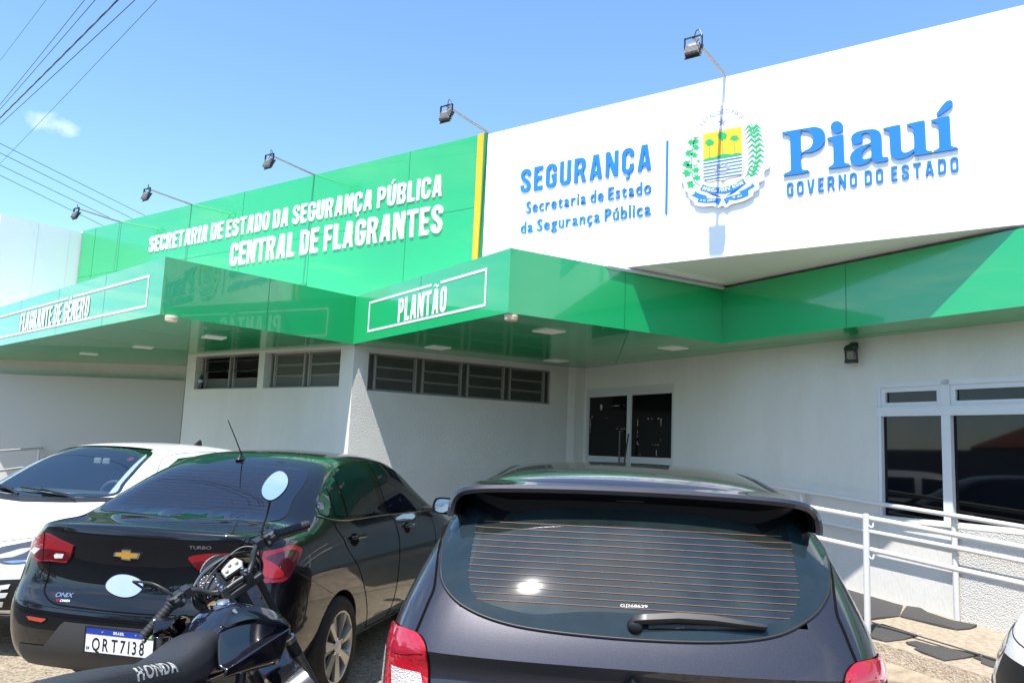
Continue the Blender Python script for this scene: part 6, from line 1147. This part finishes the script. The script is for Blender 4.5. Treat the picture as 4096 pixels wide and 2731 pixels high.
for s_, ax in ((1, 'right'), (-1, 'left')):
    for P in ([(1.42, 1.06), (1.55, 1.18), (1.72, 1.31), (1.90, 1.375), (2.19, 1.395), (2.23, 1.06)], [(2.33, 1.06), (2.30, 1.398), (2.9, 1.39), (3.15, 1.35), (3.28, 1.22), (3.25, 1.08)]): drape(G_, ax, [P], .003, 'side_window', TINT, whitec, .05, False)
    q = MB(); line_on(G_, ax, [(1.25, 1.04), (1.22, .8), (1.30, .35)], .003, q, 0, 3); line_on(G_, ax, [(2.28, 1.05), (2.27, .7), (2.25, .35)], .003, q, 0, 3); line_on(G_, ax, [(1.34, 1.10), (1.60, 1.30), (1.80, 1.395), (2.25, 1.43), (2.9, 1.425), (3.3, 1.36)], .003, q, 0, 4); q.build('door_seam', GAP, whitec)
    side_mirror(whitec, s_ * .97, 1.42, 1.04, s_, TRIM, -1)
q = MB(); f0 = hit(G_, 'top', .10, 2.95)[0]; q.prism([(-.07, -.01), (.09, -.01), (.08, .03), (.065, .055), (.05, .06)], fr(f0, (0, 1, 0), (0, 0, 1), (1, 0, 0)), -.012, .012); q.build('roof_fin', TRIM, whitec, None, bevel=.006)
# ------------------------------------------------------------------ second white car, only its corner is in the picture
def copy_thing(o, loc, rot, label):
    r = o.copy(); COL.objects.link(r); r.location = loc; r.rotation_euler = rot; r['label'] = label
    for c in list(o.children):
        k = c.copy(); COL.objects.link(k); k.parent = r
        for d in list(c.children):
            e = d.copy(); COL.objects.link(e); e.parent = k
    return r
a_ = rad(-60); tgt = V((-.455, 5.25, 0)); lc = V((-.79, .34, 0)); cpos = V((tgt.x - (lc.x * cos(a_) - lc.y * sin(a_)), tgt.y - (lc.x * sin(a_) + lc.y * cos(a_)), 0))
copy_thing(whitec, cpos, (0, 0, a_), 'white car cut off by the right edge beside the ramp')
# ================================================================== MOTORCYCLE
bike = thing('motorcycle', 'black motorcycle leaning on its stand with two oval mirrors, in front of the sedan', 'motorcycle', (-2.606, 2.111, 0))
bike.matrix_world = Mx(((.922, -.342, -.179, -2.606), (.336, .940, -.065, 2.111), (.191, 0, .982, 0), (0, 0, 0, 1)))
GLOSSK = mat('gloss_black_plastic', (.006, .006, .009), .10, coat=1.0, coat_rough=.02, var=(40, .25, (.02, .02, .024)))
SATIN = mat('satin_black', (.018, .018, .020), .42, spec=.5)
VINYL = mat('black_seat_vinyl', (.020, .021, .024), .50, spec=.45, bump=(260, .35, 3))
SILV = mat('cast_aluminium', (.38, .38, .38), .35, metal=.8)
u_, f_, n_ = V((.607, .666, .435)).normalized(), V((-.793, .548, .267)), V((-.06, -.507, .86)); f_ = (f_ - u_ * f_.dot(u_)).normalized(); n_ = u_.cross(f_)
SP0 = V((0, 0, 1.06))
A = lambda x, y=0.0, z=0.0: SP0 + u_ * x + f_ * y + n_ * z
# fork, clamps, front wheel
q = MB(); q.box((-.105, -.035, -.075), (.105, .055, -.045), 0, A); q.tube([A(0, .01, -.05), A(0, .01, -.2)], .03, 12); fk = q.build('fork_yoke', SATIN, bike, None, bevel=.006)
for s_ in (-1, 1):
    q = MB(); q.tube([A(s_ * .092, .025, -.035), A(s_ * .092, .025, -.40)], .0165, 14); q.tube([A(s_ * .092, .025, -.40), A(s_ * .092, .025, -.47)], .026, 14); q.tube([A(s_ * .092, .025, -.47), A(s_ * .092, .025, -.86)], .0245, 14)
    leg = q.build('fork_leg', SATIN, fk, 40)
    q = MB(); q.tube([A(s_ * .092, .025, -.385), A(s_ * .092, .025, -.405)], .0275, 16); q.tube([A(s_ * .092, .025, -.47), A(s_ * .092, .025, -.84)], .0255, 16); q.build('fork_slider', mat('dull_steel', (.35, .33, .30), .35, metal=.9), leg, 40)
    q = MB(); q.lathe([(.012, -.03), (.012, -.022), (0, -.02)], fr(A(s_ * .092, .025, 0), u_, f_, n_), 10); q.build('fork_cap', CHROME, leg)
FWc = A(0, .06, -.80); WF = fr(FWc, f_, n_, u_)
def bike_wheel(F, r, parent):
    q = MB(); q.lathe([(r - .07, -.03), (r - .04, -.045), (r - .008, -.035), (r, 0), (r - .008, .035), (r - .04, .045), (r - .07, .03), (r - .07, -.03)], F, 48, caps=False); o = q.build('wheel', TYRE, parent, 50)
    q = MB(); q.lathe([(r - .066, -.028), (r - .085, -.02), (r - .085, .02), (r - .066, .028)], F, 48, caps=False); q.lathe([(.03, -.05), (.04, -.04), (.04, .04), (.03, .05)], F, 20)
    for i in range(18):
        a = 2 * pi * i / 18; q.tube([F(.035 * cos(a), .035 * sin(a), .03 * (-1) ** i), F((r - .085) * cos(a + .2), (r - .085) * sin(a + .2), 0)], .0018, 4)
    q.build('rim', SILV, o, 40); return o
bike_wheel(WF, .33, bike); bike_wheel(fr(V((0, -1.02, .325)), (0, 1, 0), (0, 0, 1), (1, 0, 0)), .32, bike)
q = MB()
for i in range(13):
    a = rad(20 + i * 10)
    for s_ in (-.06, .06): q.v.append(WF(.365 * cos(a), .365 * sin(a), s_))
q.f = [[2 * i, 2 * i + 1, 2 * i + 3, 2 * i + 2] for i in range(12)]; q.mi = [0] * 12; q.build('front_mudguard', GLOSSK, bike, 180)
# handlebar
hp = [(.354, 0, 0), (.22, .010, .040), (.17, .012, .047), (.126, .010, .030), (.092, -.003, -.004), (.05, -.020, -.022), (0, -.020, -.022)]
hp = hp + [(-x, y, z) for x, y, z in hp[-2::-1]]
q = MB(); q.tube(spline([A(*p) for p in hp], 5), .0112, 12); hbar = q.build('handlebar', SATIN, bike, 60)
for s_ in (-1, 1):
    q = MB(); G0, G1 = V((s_ * .235, .009, .036)), V((s_ * .356, 0, 0)); d = G1 - G0
    prof = []
    for i in range(9): prof += [(.0165, i / 9), (.0185, i / 9 + .02), (.0185, i / 9 + .085), (.0165, i / 9 + .10)]
    P = [A(*(G0 + d * t_)) for r_, t_ in prof]; q.tube(P, [r_ for r_, t_ in prof], 14); q.tube([A(*(G0 - d * .07)), A(*(G0 - d * .02)), A(*G0)], [.023, .023, .018], 14); q.tube([A(*G1), A(*(G1 + d * .05))], .016, 14)
    q.build('grip', mat('grip_rubber', (.02, .02, .021), .6, spec=.4), hbar, 35)
    q = MB(); c0 = V((s_ * .205, .012, .044)); F = fr(A(*c0), u_ * s_, f_, n_)
    q.box((-.03, -.024, -.024), (.022, .026, .022), 0, F); q.box((-.012, -.034, -.012), (.014, -.02, .010), 0, F); q.box((-.026, .0, -.042), (.0, .03, -.02), 0, F); sw_ = q.build('switch_housing', SATIN, hbar, None, bevel=.006)
    q = MB(); q.box((-.006, -.030, .012), (.008, -.024, .019), 0, F); q.tube([F(-.02, -.026, -.008), F(-.02, -.031, -.008)], .006, 8); q.build('switch_button', SILV, sw_, 40)
    q = MB(); q.box((-.062, -.018, -.018), (-.034, .03, .018), 0, F); q.tube([F(-.05, .02, -.01), F(-.03, .045, -.03), F(.03, .052, -.052), F(.10, .046, -.070), F(.15, .036, -.082)], [.008, .0075, .0065, .006, .006], 8); q.tube([F(.148, .037, -.082), F(.158, .034, -.084)], .009, 8); q.build('brake_lever' if s_ > 0 else 'clutch_lever', SATIN, hbar, 45)
    # mirror: stem and oval head facing the rider
    if s_ > 0: pth, mc, up_v = [(.178, .015, .055), (.188, .015, .085), (.235, .012, .135), (.262, .007, .172), (.268, .0, .190)], V((.300, -.008, .222)), V((.30, 0, .95))
    else: pth, mc, up_v = [(-.205, .012, .055), (-.212, .018, .085), (-.235, .060, .125), (-.265, .115, .140), (-.282, .145, .145)], V((-.318, .150, .150)), V((-.2, 0, 1))
    q = MB(); q.tube([A(*pth[0]) - n_ * .01, A(*pth[0]) + n_ * .012], [.011, .008], 8); q.tube(spline([A(*p) for p in pth], 4), .0048, 8); st = q.build('mirror_stem', SATIN, hbar, 50)
    # the glass lies square to the line of sight to the rider's head, between the rider and the sky behind
    Mi = bike.matrix_world.inverted(); cw = A(*mc); eye = Mi @ (V((-1.2, .35, 1.75) if s_ > 0 else (-1.0, .30, 1.95))); w_ = (eye - cw).normalized()
    w_ = (w_ + Mi.to_3x3() @ V((0, 0, .34 if s_ > 0 else .30))).normalized(); ux = (Mi.to_3x3() @ V((.80, .59, .0)))
    ux = (ux - w_ * ux.dot(w_)).normalized(); vy = w_.cross(ux); t_ = rad(76 if s_ > 0 else 6); e1, e2 = ux * cos(t_) + vy * sin(t_), vy * cos(t_) - ux * sin(t_)
    F = fr(cw, e1, e2, w_)
    def oval(sc, w0): return [F(sc * (.064 + .006 * cos(b_)) * cos(b_), sc * (.044 - .004 * sin(2 * b_) + .004 * cos(b_)) * sin(b_), w0) for b_ in [2 * pi * i / 32 for i in range(32)]]
    R = [oval(1.0, .004), oval(1.06, .002), oval(1.06, -.006), oval(.95, -.016), oval(.6, -.026), oval(.2, -.029)]
    q = MB(); q.add([p for r_ in R for p in r_], [(i * 32 + k, i * 32 + (k + 1) % 32, (i + 1) * 32 + (k + 1) % 32, (i + 1) * 32 + k) for i in range(5) for k in range(32)] + [tuple(range(160, 192))]); mh = q.build('mirror', SATIN, st, 60)
    q = MB(); q.add(oval(1.0, .0035), [tuple(range(32))]); g_ = q.build('mirror_glass', MIRROR, hbar)
for x in (-.052, .052):
    q = MB(); q.box((x - .016, -.045, -.048), (x + .016, .008, -.004), 0, A); ck = q.build('bar_clamp', SATIN, bike, None, bevel=.006)
    q = MB()
    for y in (-.037, -.003): q.lathe([(.0072, -.004), (.0072, .006), (.004, .008), (0, .008)], fr(A(x, y, 0), u_, f_, n_), 8)
    q.build('clamp_bolts', CHROME, ck, 40)
# instruments
wI = (n_ * .80 - f_ * .62).normalized(); vI = u_.cross(wI) * -1
IF = fr(A(-.072, .045, .012), u_, wI.cross(u_), wI)
q = MB(); q.lathe([(.030, -.07), (.036, -.06), (.038, -.004), (.041, 0), (.041, .006), (.036, .008), (.035, .003)], IF, 28, caps=False); sp = q.build('speedometer', SATIN, bike, 40)
q = MB(); q.lathe([(.035, .003), (0, .003)], IF, 28, caps=False); q.build('dial', mat('dial_face', (.012, .013, .02), .06, spec=.8), sp)
q = MB()
for i in range(11):
    a = rad(215 - i * 25); q.box((-.0006, .027, .0036), (.0006, .031, .0042), 0, (lambda F, a: (lambda x, y, z: F(x * cos(a) - y * sin(a), x * sin(a) + y * cos(a), z)))(IF, a - pi / 2))
q.box((-.0006, -.004, .0045), (.0006, .022, .0052), 0, (lambda F, a: (lambda x, y, z: F(x * cos(a) - y * sin(a), x * sin(a) + y * cos(a), z)))(IF, rad(60))); q.build('dial_marks', VIN, sp)
JF = fr(A(.035, .050, .010), u_, wI.cross(u_), wI)
q = MB(); q.prism([(-.05, -.03), (.03, -.03), (.045, -.005), (.03, .03), (-.02, .034), (-.05, .01)], JF, -.03, 0); ip = q.build('indicator_panel', SATIN, bike, None, bevel=.004)
q = MB(); q.prism([(-.044, -.024), (.026, -.024), (.038, -.004), (.026, .024), (-.018, .028), (-.044, .008)], JF, .001, .004); q.build('panel_face', mat('grey_panel_face', (.10, .10, .10), .4), ip)
q = MB()
for x, y in ((-.03, -.008), (-.008, .008), (.018, 0)): q.lathe([(.008, .004), (.008, .006), (0, .007)], fr(JF(x, y, 0), u_, wI.cross(u_), wI), 12)
q.build('warning_lights', BLACKM, ip)
# headlamp fairing: half shell open toward the rider
R = []
for k in range(7):
    t_ = k / 6 * pi / 2; row = []
    for j in range(29):
        b_ = rad(-50 + 280 * j / 28); row.append(A(.0 + (.150 * cos(b_)) * cos(t_ * .95), .070 + .16 * sin(t_), -.015 + (.098 * sin(b_) - .03) * cos(t_ * .95) + .03 * sin(t_) * -1))
    R.append(row)
q = MB(); q.add([p for r_ in R for p in r_], [(i * 29 + k, i * 29 + k + 1, (i + 1) * 29 + k + 1, (i + 1) * 29 + k) for i in range(6) for k in range(28)]); fa = q.build('headlamp_fairing', GLOSSK, bike, 180)
sm = fa.modifiers.new('s', 'SOLIDIFY'); sm.thickness = .004
q = MB(); q.tube(R[0], .0028, 6); q.build('fairing_rim', SATIN, fa, 60)
q = MB(); q.lathe([(.075, .225), (.07, .245), (.04, .26), (0, .264)], fr(A(.012, 0, -.06), u_, n_ * -1, f_), 24, caps=False); q.build('headlamp', CLEARL, fa, 60)
# cables
for P, r_ in (([A(.15, .04, .02), A(.10, .075, .045), A(0, .06, .042), A(-.085, .02, .030), A(-.115, .01, -.02), A(-.10, .01, -.09)], .0042), ([A(.17, .03, .04), A(.19, .09, .0), A(.13, .08, -.08), A(.10, .05, -.16)], .0042), ([A(-.16, .03, .02), A(-.12, .10, .01), A(-.06, .10, -.06), A(-.03, .05, -.15)], .004), ([A(.16, .035, .025), A(.145, .06, -.03), A(.11, .045, -.10), A(.08, .02, -.2)], .0035)):
    q = MB(); q.tube(spline(P, 8), r_, 8); q.build('cable', BLACKM, bike, 60)
# fuel tank
def loft(rows, name, m, parent, n=20, k=3, ang=60):
    """rows: (y, half width, z bottom, z top, x centre, squareness)"""
    L = []
    for y, w, z0, z1, e in rows:
        r = []
        for j in range(n):
            b_ = 2 * pi * j / n; c, s = cos(b_), sin(b_); r.append(V((w * math.copysign(abs(c) ** e, c), y, (z0 + z1) / 2 + (z1 - z0) / 2 * math.copysign(abs(s) ** e, s))))
        L.append(r)
    cols = [spline([L[i][j] for i in range(len(L))], k) for j in range(n)]; N = len(cols[0])
    q = MB(); q.add([cols[j][i] for i in range(N) for j in range(n)], [(i * n + j, i * n + (j + 1) % n, (i + 1) * n + (j + 1) % n, (i + 1) * n + j) for i in range(N - 1) for j in range(n)] + [tuple(range(n)), tuple(range((N - 1) * n, N * n))])
    return q.build(name, m, parent, ang)
TK = mat('black_tank_paint', (.005, .006, .012), .08, coat=1.0, coat_rough=.015, var=(60, .3, (.02, .02, .025)))
tank = loft([(.10, .03, .84, .90, .9), (.085, .075, .78, .925, .75), (.0, .118, .74, .962, .7), (-.08, .132, .73, .968, .7), (-.16, .125, .73, .935, .75), (-.23, .105, .73, .885, .8), (-.285, .07, .74, .83, .9)], 'fuel_tank', TK, bike)
TF = fr(V((-.005, -.055, .966)), (1, 0, 0), (0, .99, .08), (0, -.08, .99))
q = MB(); q.lathe([(.052, -.004), (.052, .004), (.047, .007), (.030, .007), (.028, .011), (0, .012)], TF, 28, caps=False); cp = q.build('filler_cap', CHROME, tank, 35)
q = MB(); q.lathe([(.026, .0105), (.024, .016), (0, .017)], TF, 20, caps=False); q.box((-.018, -.004, .016), (.018, .004, .02), 0, TF); q.build('cap_lock', SILV, cp, 40)
q = MB(); q.lathe([(.016, -.01), (.016, .012), (0, .014)], fr(A(-.11, -.03, -.045), u_, f_, n_), 14); q.build('ignition_key', mat('brass_lock', (.40, .30, .16), .4, metal=.8), bike, 40)
# tank shrouds
def shroud(s_):
    P = lambda x, y, z: V((s_ * x, y, z))
    top = [P(.135, -.285, .918), P(.150, -.262, .947), P(.168, -.235, .966), P(.200, -.157, .958), P(.222, -.079, .930), P(.238, -.030, .893), P(.243, -.006, .862)]
    fold = [P(.150, -.272, .905), P(.170, -.235, .915), P(.190, -.195, .917), P(.220, -.140, .910), P(.240, -.098, .890), P(.248, -.055, .872), P(.246, -.010, .852)]
    rz_ = [.768, .778, .792, .812, .828, .842, .848]; rx_ = [.150, .170, .190, .215, .234, .250, .250]; ry_ = [-.285, -.25, -.215, -.16, -.11, -.055, -.012]
    rec = [p + V((-s_ * .032, .004, -.016)) for p in fold]; rib = [P(rx_[k], ry_[k], rz_[k]) for k in range(7)]; rec2 = [p + V((-s_ * .030, 0, .014)) for p in rib]
    low = [P(.140, -.294, .743), P(.150, -.262, .742), P(.162, -.225, .740), P(.182, -.17, .738), P(.20, -.12, .736), P(.215, -.085, .735), P(.222, -.060, .736)]
    inn = [P(.11, -.20, .93), P(.115, -.18, .945), P(.12, -.16, .955), P(.125, -.12, .955), P(.13, -.06, .935), P(.14, -.02, .90), P(.15, .0, .87)]
    rows = [inn, top, fold, rec, rec2, rib, low]; q = MB(); q.add([p for r in rows for p in r], [(i * 7 + k, i * 7 + k + 1, (i + 1) * 7 + k + 1, (i + 1) * 7 + k) for i in range(6) for k in range(6)])
    o = q.build('tank_shroud', GLOSSK, bike, 42); b = o.modifiers.new('s', 'SUBSURF'); b.levels = b.render_levels = 2
    bmn = bmesh.new(); bmn.from_mesh(o.data); cl = bmn.edges.layers.float.new('crease_edge')
    for e in bmn.edges:
        a, b2 = sorted(v.index for v in e.verts)
        if b2 - a == 1 and (14 <= a < 20 or 35 <= a < 41): e[cl] = .85
        if b2 - a == 1 and (21 <= a < 27 or 28 <= a < 34): e[cl] = .6
        if b2 - a == 1 and 7 <= a < 13: e[cl] = .5
    bmn.to_mesh(o.data); bmn.free(); sd2 = o.modifiers.new('t', 'SOLIDIFY'); sd2.thickness = .004
    q = MB(); q.lathe([(.010, 0), (.010, .004), (.004, .005), (0, .003)], fr(P(.166, -.232, .952), (0, 1, 0), (s_ * -.5, 0, .8), (s_ * .8, 0, .55)), 14); q.build('shroud_bolt', SILV, o, 40)
shroud(1); shroud(-1)
# seat
seat = loft([(-.15, .05, .83, .885, .8), (-.20, .085, .78, .900, .7), (-.28, .100, .74, .898, .65), (-.38, .105, .73, .868, .6), (-.47, .115, .74, .850, .55), (-.62, .130, .76, .872, .5), (-.80, .130, .79, .888, .5), (-.98, .11, .82, .895, .6), (-1.06, .06, .85, .89, .8)], 'seat', VINYL, bike)
t0_ = V((.121, -.690, .822)); t1_ = V((.108, -.468, .806)); uu = (t1_ - t0_).normalized(); ww = V((.80, .05, .60)); ww = (ww - uu * ww.dot(uu)).normalized()
tx = text(bike, 'HONDA', fr(t0_, uu, ww.cross(uu), ww), 0, 0, .205, .042, .001, mat('seat_print', (.60, .61, .60), .6), .05, .16, name='seat_lettering', split=False, embz=.04)[0]
bms = bmesh.new(); bms.from_mesh(seat.data); bvs = BVHTree.FromBMesh(bms); bms.free()
bmt = bmesh.new(); bmt.from_mesh(tx.data); bmesh.ops.triangulate(bmt, faces=bmt.faces); bmesh.ops.subdivide_edges(bmt, edges=[e for e in bmt.edges if e.calc_length() > .012], cuts=2); bmt.to_mesh(tx.data); bmt.free()
for v in tx.data.vertices:
    r_ = bvs.ray_cast(v.co + ww * .15, -ww)
    if r_[0]: v.co = r_[0] + r_[1] * (.0015 if r_[1].dot(ww) > 0 else -.0015)
# engine, frame, tail, exhaust, stand
q = MB()
for i in range(9): q.box((-.11, -.22, .44 + i * .024), (.11, -.02, .452 + i * .024))
q.box((-.10, -.24, .26), (.10, .02, .44)); q.build('engine', SATIN, bike, None, bevel=.004)
q = MB(); q.tube([V((0, .08, .88)), V((0, -.02, .60)), V((0, -.02, .30))], .022, 10); q.tube([V((0, .06, .86)), V((0, -.3, .70)), V((0, -.5, .62)), V((0, -.45, .33)), V((0, -1.02, .325))], .022, 10); q.build('frame', SATIN, bike, 50)
q = MB(); q.tube(spline([V((.08, .02, .45)), V((.13, .05, .32)), V((.13, -.1, .25)), V((.14, -.5, .28)), V((.16, -.7, .38)), V((.17, -1.15, .50))], 5), [.019] * 18 + [.04] * 8, 12); q.build('exhaust', SATIN, bike, 50)
q = MB(); q.tube([V((-.09, -.30, .30)), V((-.16, -.36, .03))], .012, 8); q.build('side_stand', SATIN, bike, 40)
q = MB(); q.box((-.06, -1.17, .78), (.06, -1.06, .83)); q.build('tail_light', REDL, bike, None, bevel=.01)
q = MB(); q.box((-.07, -1.15, .60), (.07, -1.0, .80)); q.build('rear_mudguard', SATIN, bike, None, bevel=.02)
for s_ in (-1, 1):
    q = MB(); q.add([V((s_ * .10, -.3, .74)), V((s_ * .13, -.75, .80)), V((s_ * .12, -1.0, .82)), V((s_ * .12, -.85, .68)), V((s_ * .12, -.45, .58))], [(0, 1, 2, 3, 4)]); sc_ = q.build('side_cover', GLOSSK, bike); m_ = sc_.modifiers.new('t', 'SOLIDIFY'); m_.thickness = .012
# ================================================================== ACROSS THE STREET (what the glass and paint reflect)
ASPH = mat('asphalt', (.055, .054, .053), .9, spec=.2, bump=(90, .5, 4), var=(3, .6, (.085, .082, .078)))
q = MB(); q.add([(-200, -60, .004), (200, -60, .004), (200, 2.1, .004), (-3.3, 2.1, .004), (-3.3, 1.0, .004), (-200, 1.0, .004)], [(0, 1, 2, 3, 4, 5)]); r_ = q.build('road', ASPH); r_['kind'] = 'structure'  # unseen near edge stepped forward so the car paint reflects darker ground
t = thing('boundary_wall', 'pale boundary wall across the street, seen only as a dark reflection in the big window', 'wall', (-12, -11, 0))
q = MB(); q.box((-40, -.1, 0), (40, .1, 2.3)); q.box((-40, -.14, 2.3), (40, .14, 2.38)); q.build('wall', mat('old_wall_paint', (.30, .29, .27), .9, var=(1.2, .6, (.18, .17, .16))), t)
t = thing('tiled_house', 'low house with red tiled roof, mirrored in the big window', 'house', (-30, -24, 0))
q = MB(); q.box((-8, -3, 0), (8, 3.5, 2.9)); q.build('wall', MATS['old_wall_paint'], t)
TILR = mat('clay_roof_tile', (.30, .09, .045), .85, bump=(20, .6, 2), var=(6, .7, (.16, .06, .035)))
q = MB()
for i in range(60):
    x = -8.6 + i * .29; q.tube([V((x, 4.2, 2.75)), V((x, 0, 4.3))], .13, 6); 
q.build('roof', TILR, t, 60)
LEAF = mat('leaf_green', (.035, .085, .02), .6, spec=.3, var=(2, .8, (.08, .13, .03))); BARK = mat('bark', (.10, .075, .055), .9)
def tree(x, y, h, r, label, seed):
    rn = random.Random(seed); t = thing('street_tree', label, 'tree', (x, y, 0), (0, 0, 0), 'trees across the street')
    q = MB(); q.tube([V((0, 0, 0)), V((.1, .05, h * .3)), V((.05, .1, h * .6))], [.22, .16, .09], 8)
    for i in range(6):
        a = i * 1.05; q.tube([V((.1, .05, h * (.3 + .04 * i))), V((r * .5 * cos(a), r * .5 * sin(a), h * (.55 + .05 * i)))], [.07, .03], 6)
    q.build('trunk', BARK, t, 60); q = MB()
    for c in range(26):
        a, b, k = rn.uniform(0, 2 * pi), rn.uniform(-.5, 1), rn.uniform(.45, 1); cx = V((r * k * cos(a) * (1 - .35 * b * b), r * k * sin(a) * (1 - .35 * b * b), h * .68 + r * .62 * b))
        for j in range(75):
            d = V((rn.gauss(0, 1), rn.gauss(0, 1), rn.gauss(0, .8))) * (r * .17); e1 = V((rn.gauss(0, 1), rn.gauss(0, 1), rn.gauss(0, 1))).normalized() * .13; e2 = e1.orthogonal().normalized() * .08; p = cx + d
            q.quad(p - e1, p + e2, p + e1, p - e2)
    q.build('crown', LEAF, t)
tree(-15.5, -9.5, 5.2, 2.3, 'bushy tree across the street, mirrored beside the tiled roof', 1); tree(-5.5, -13.5, 6.0, 2.8, 'tall round tree across the street behind the boundary wall', 2); tree(4.0, -12.8, 5.4, 2.4, 'broad tree across the street behind the viewer', 3)
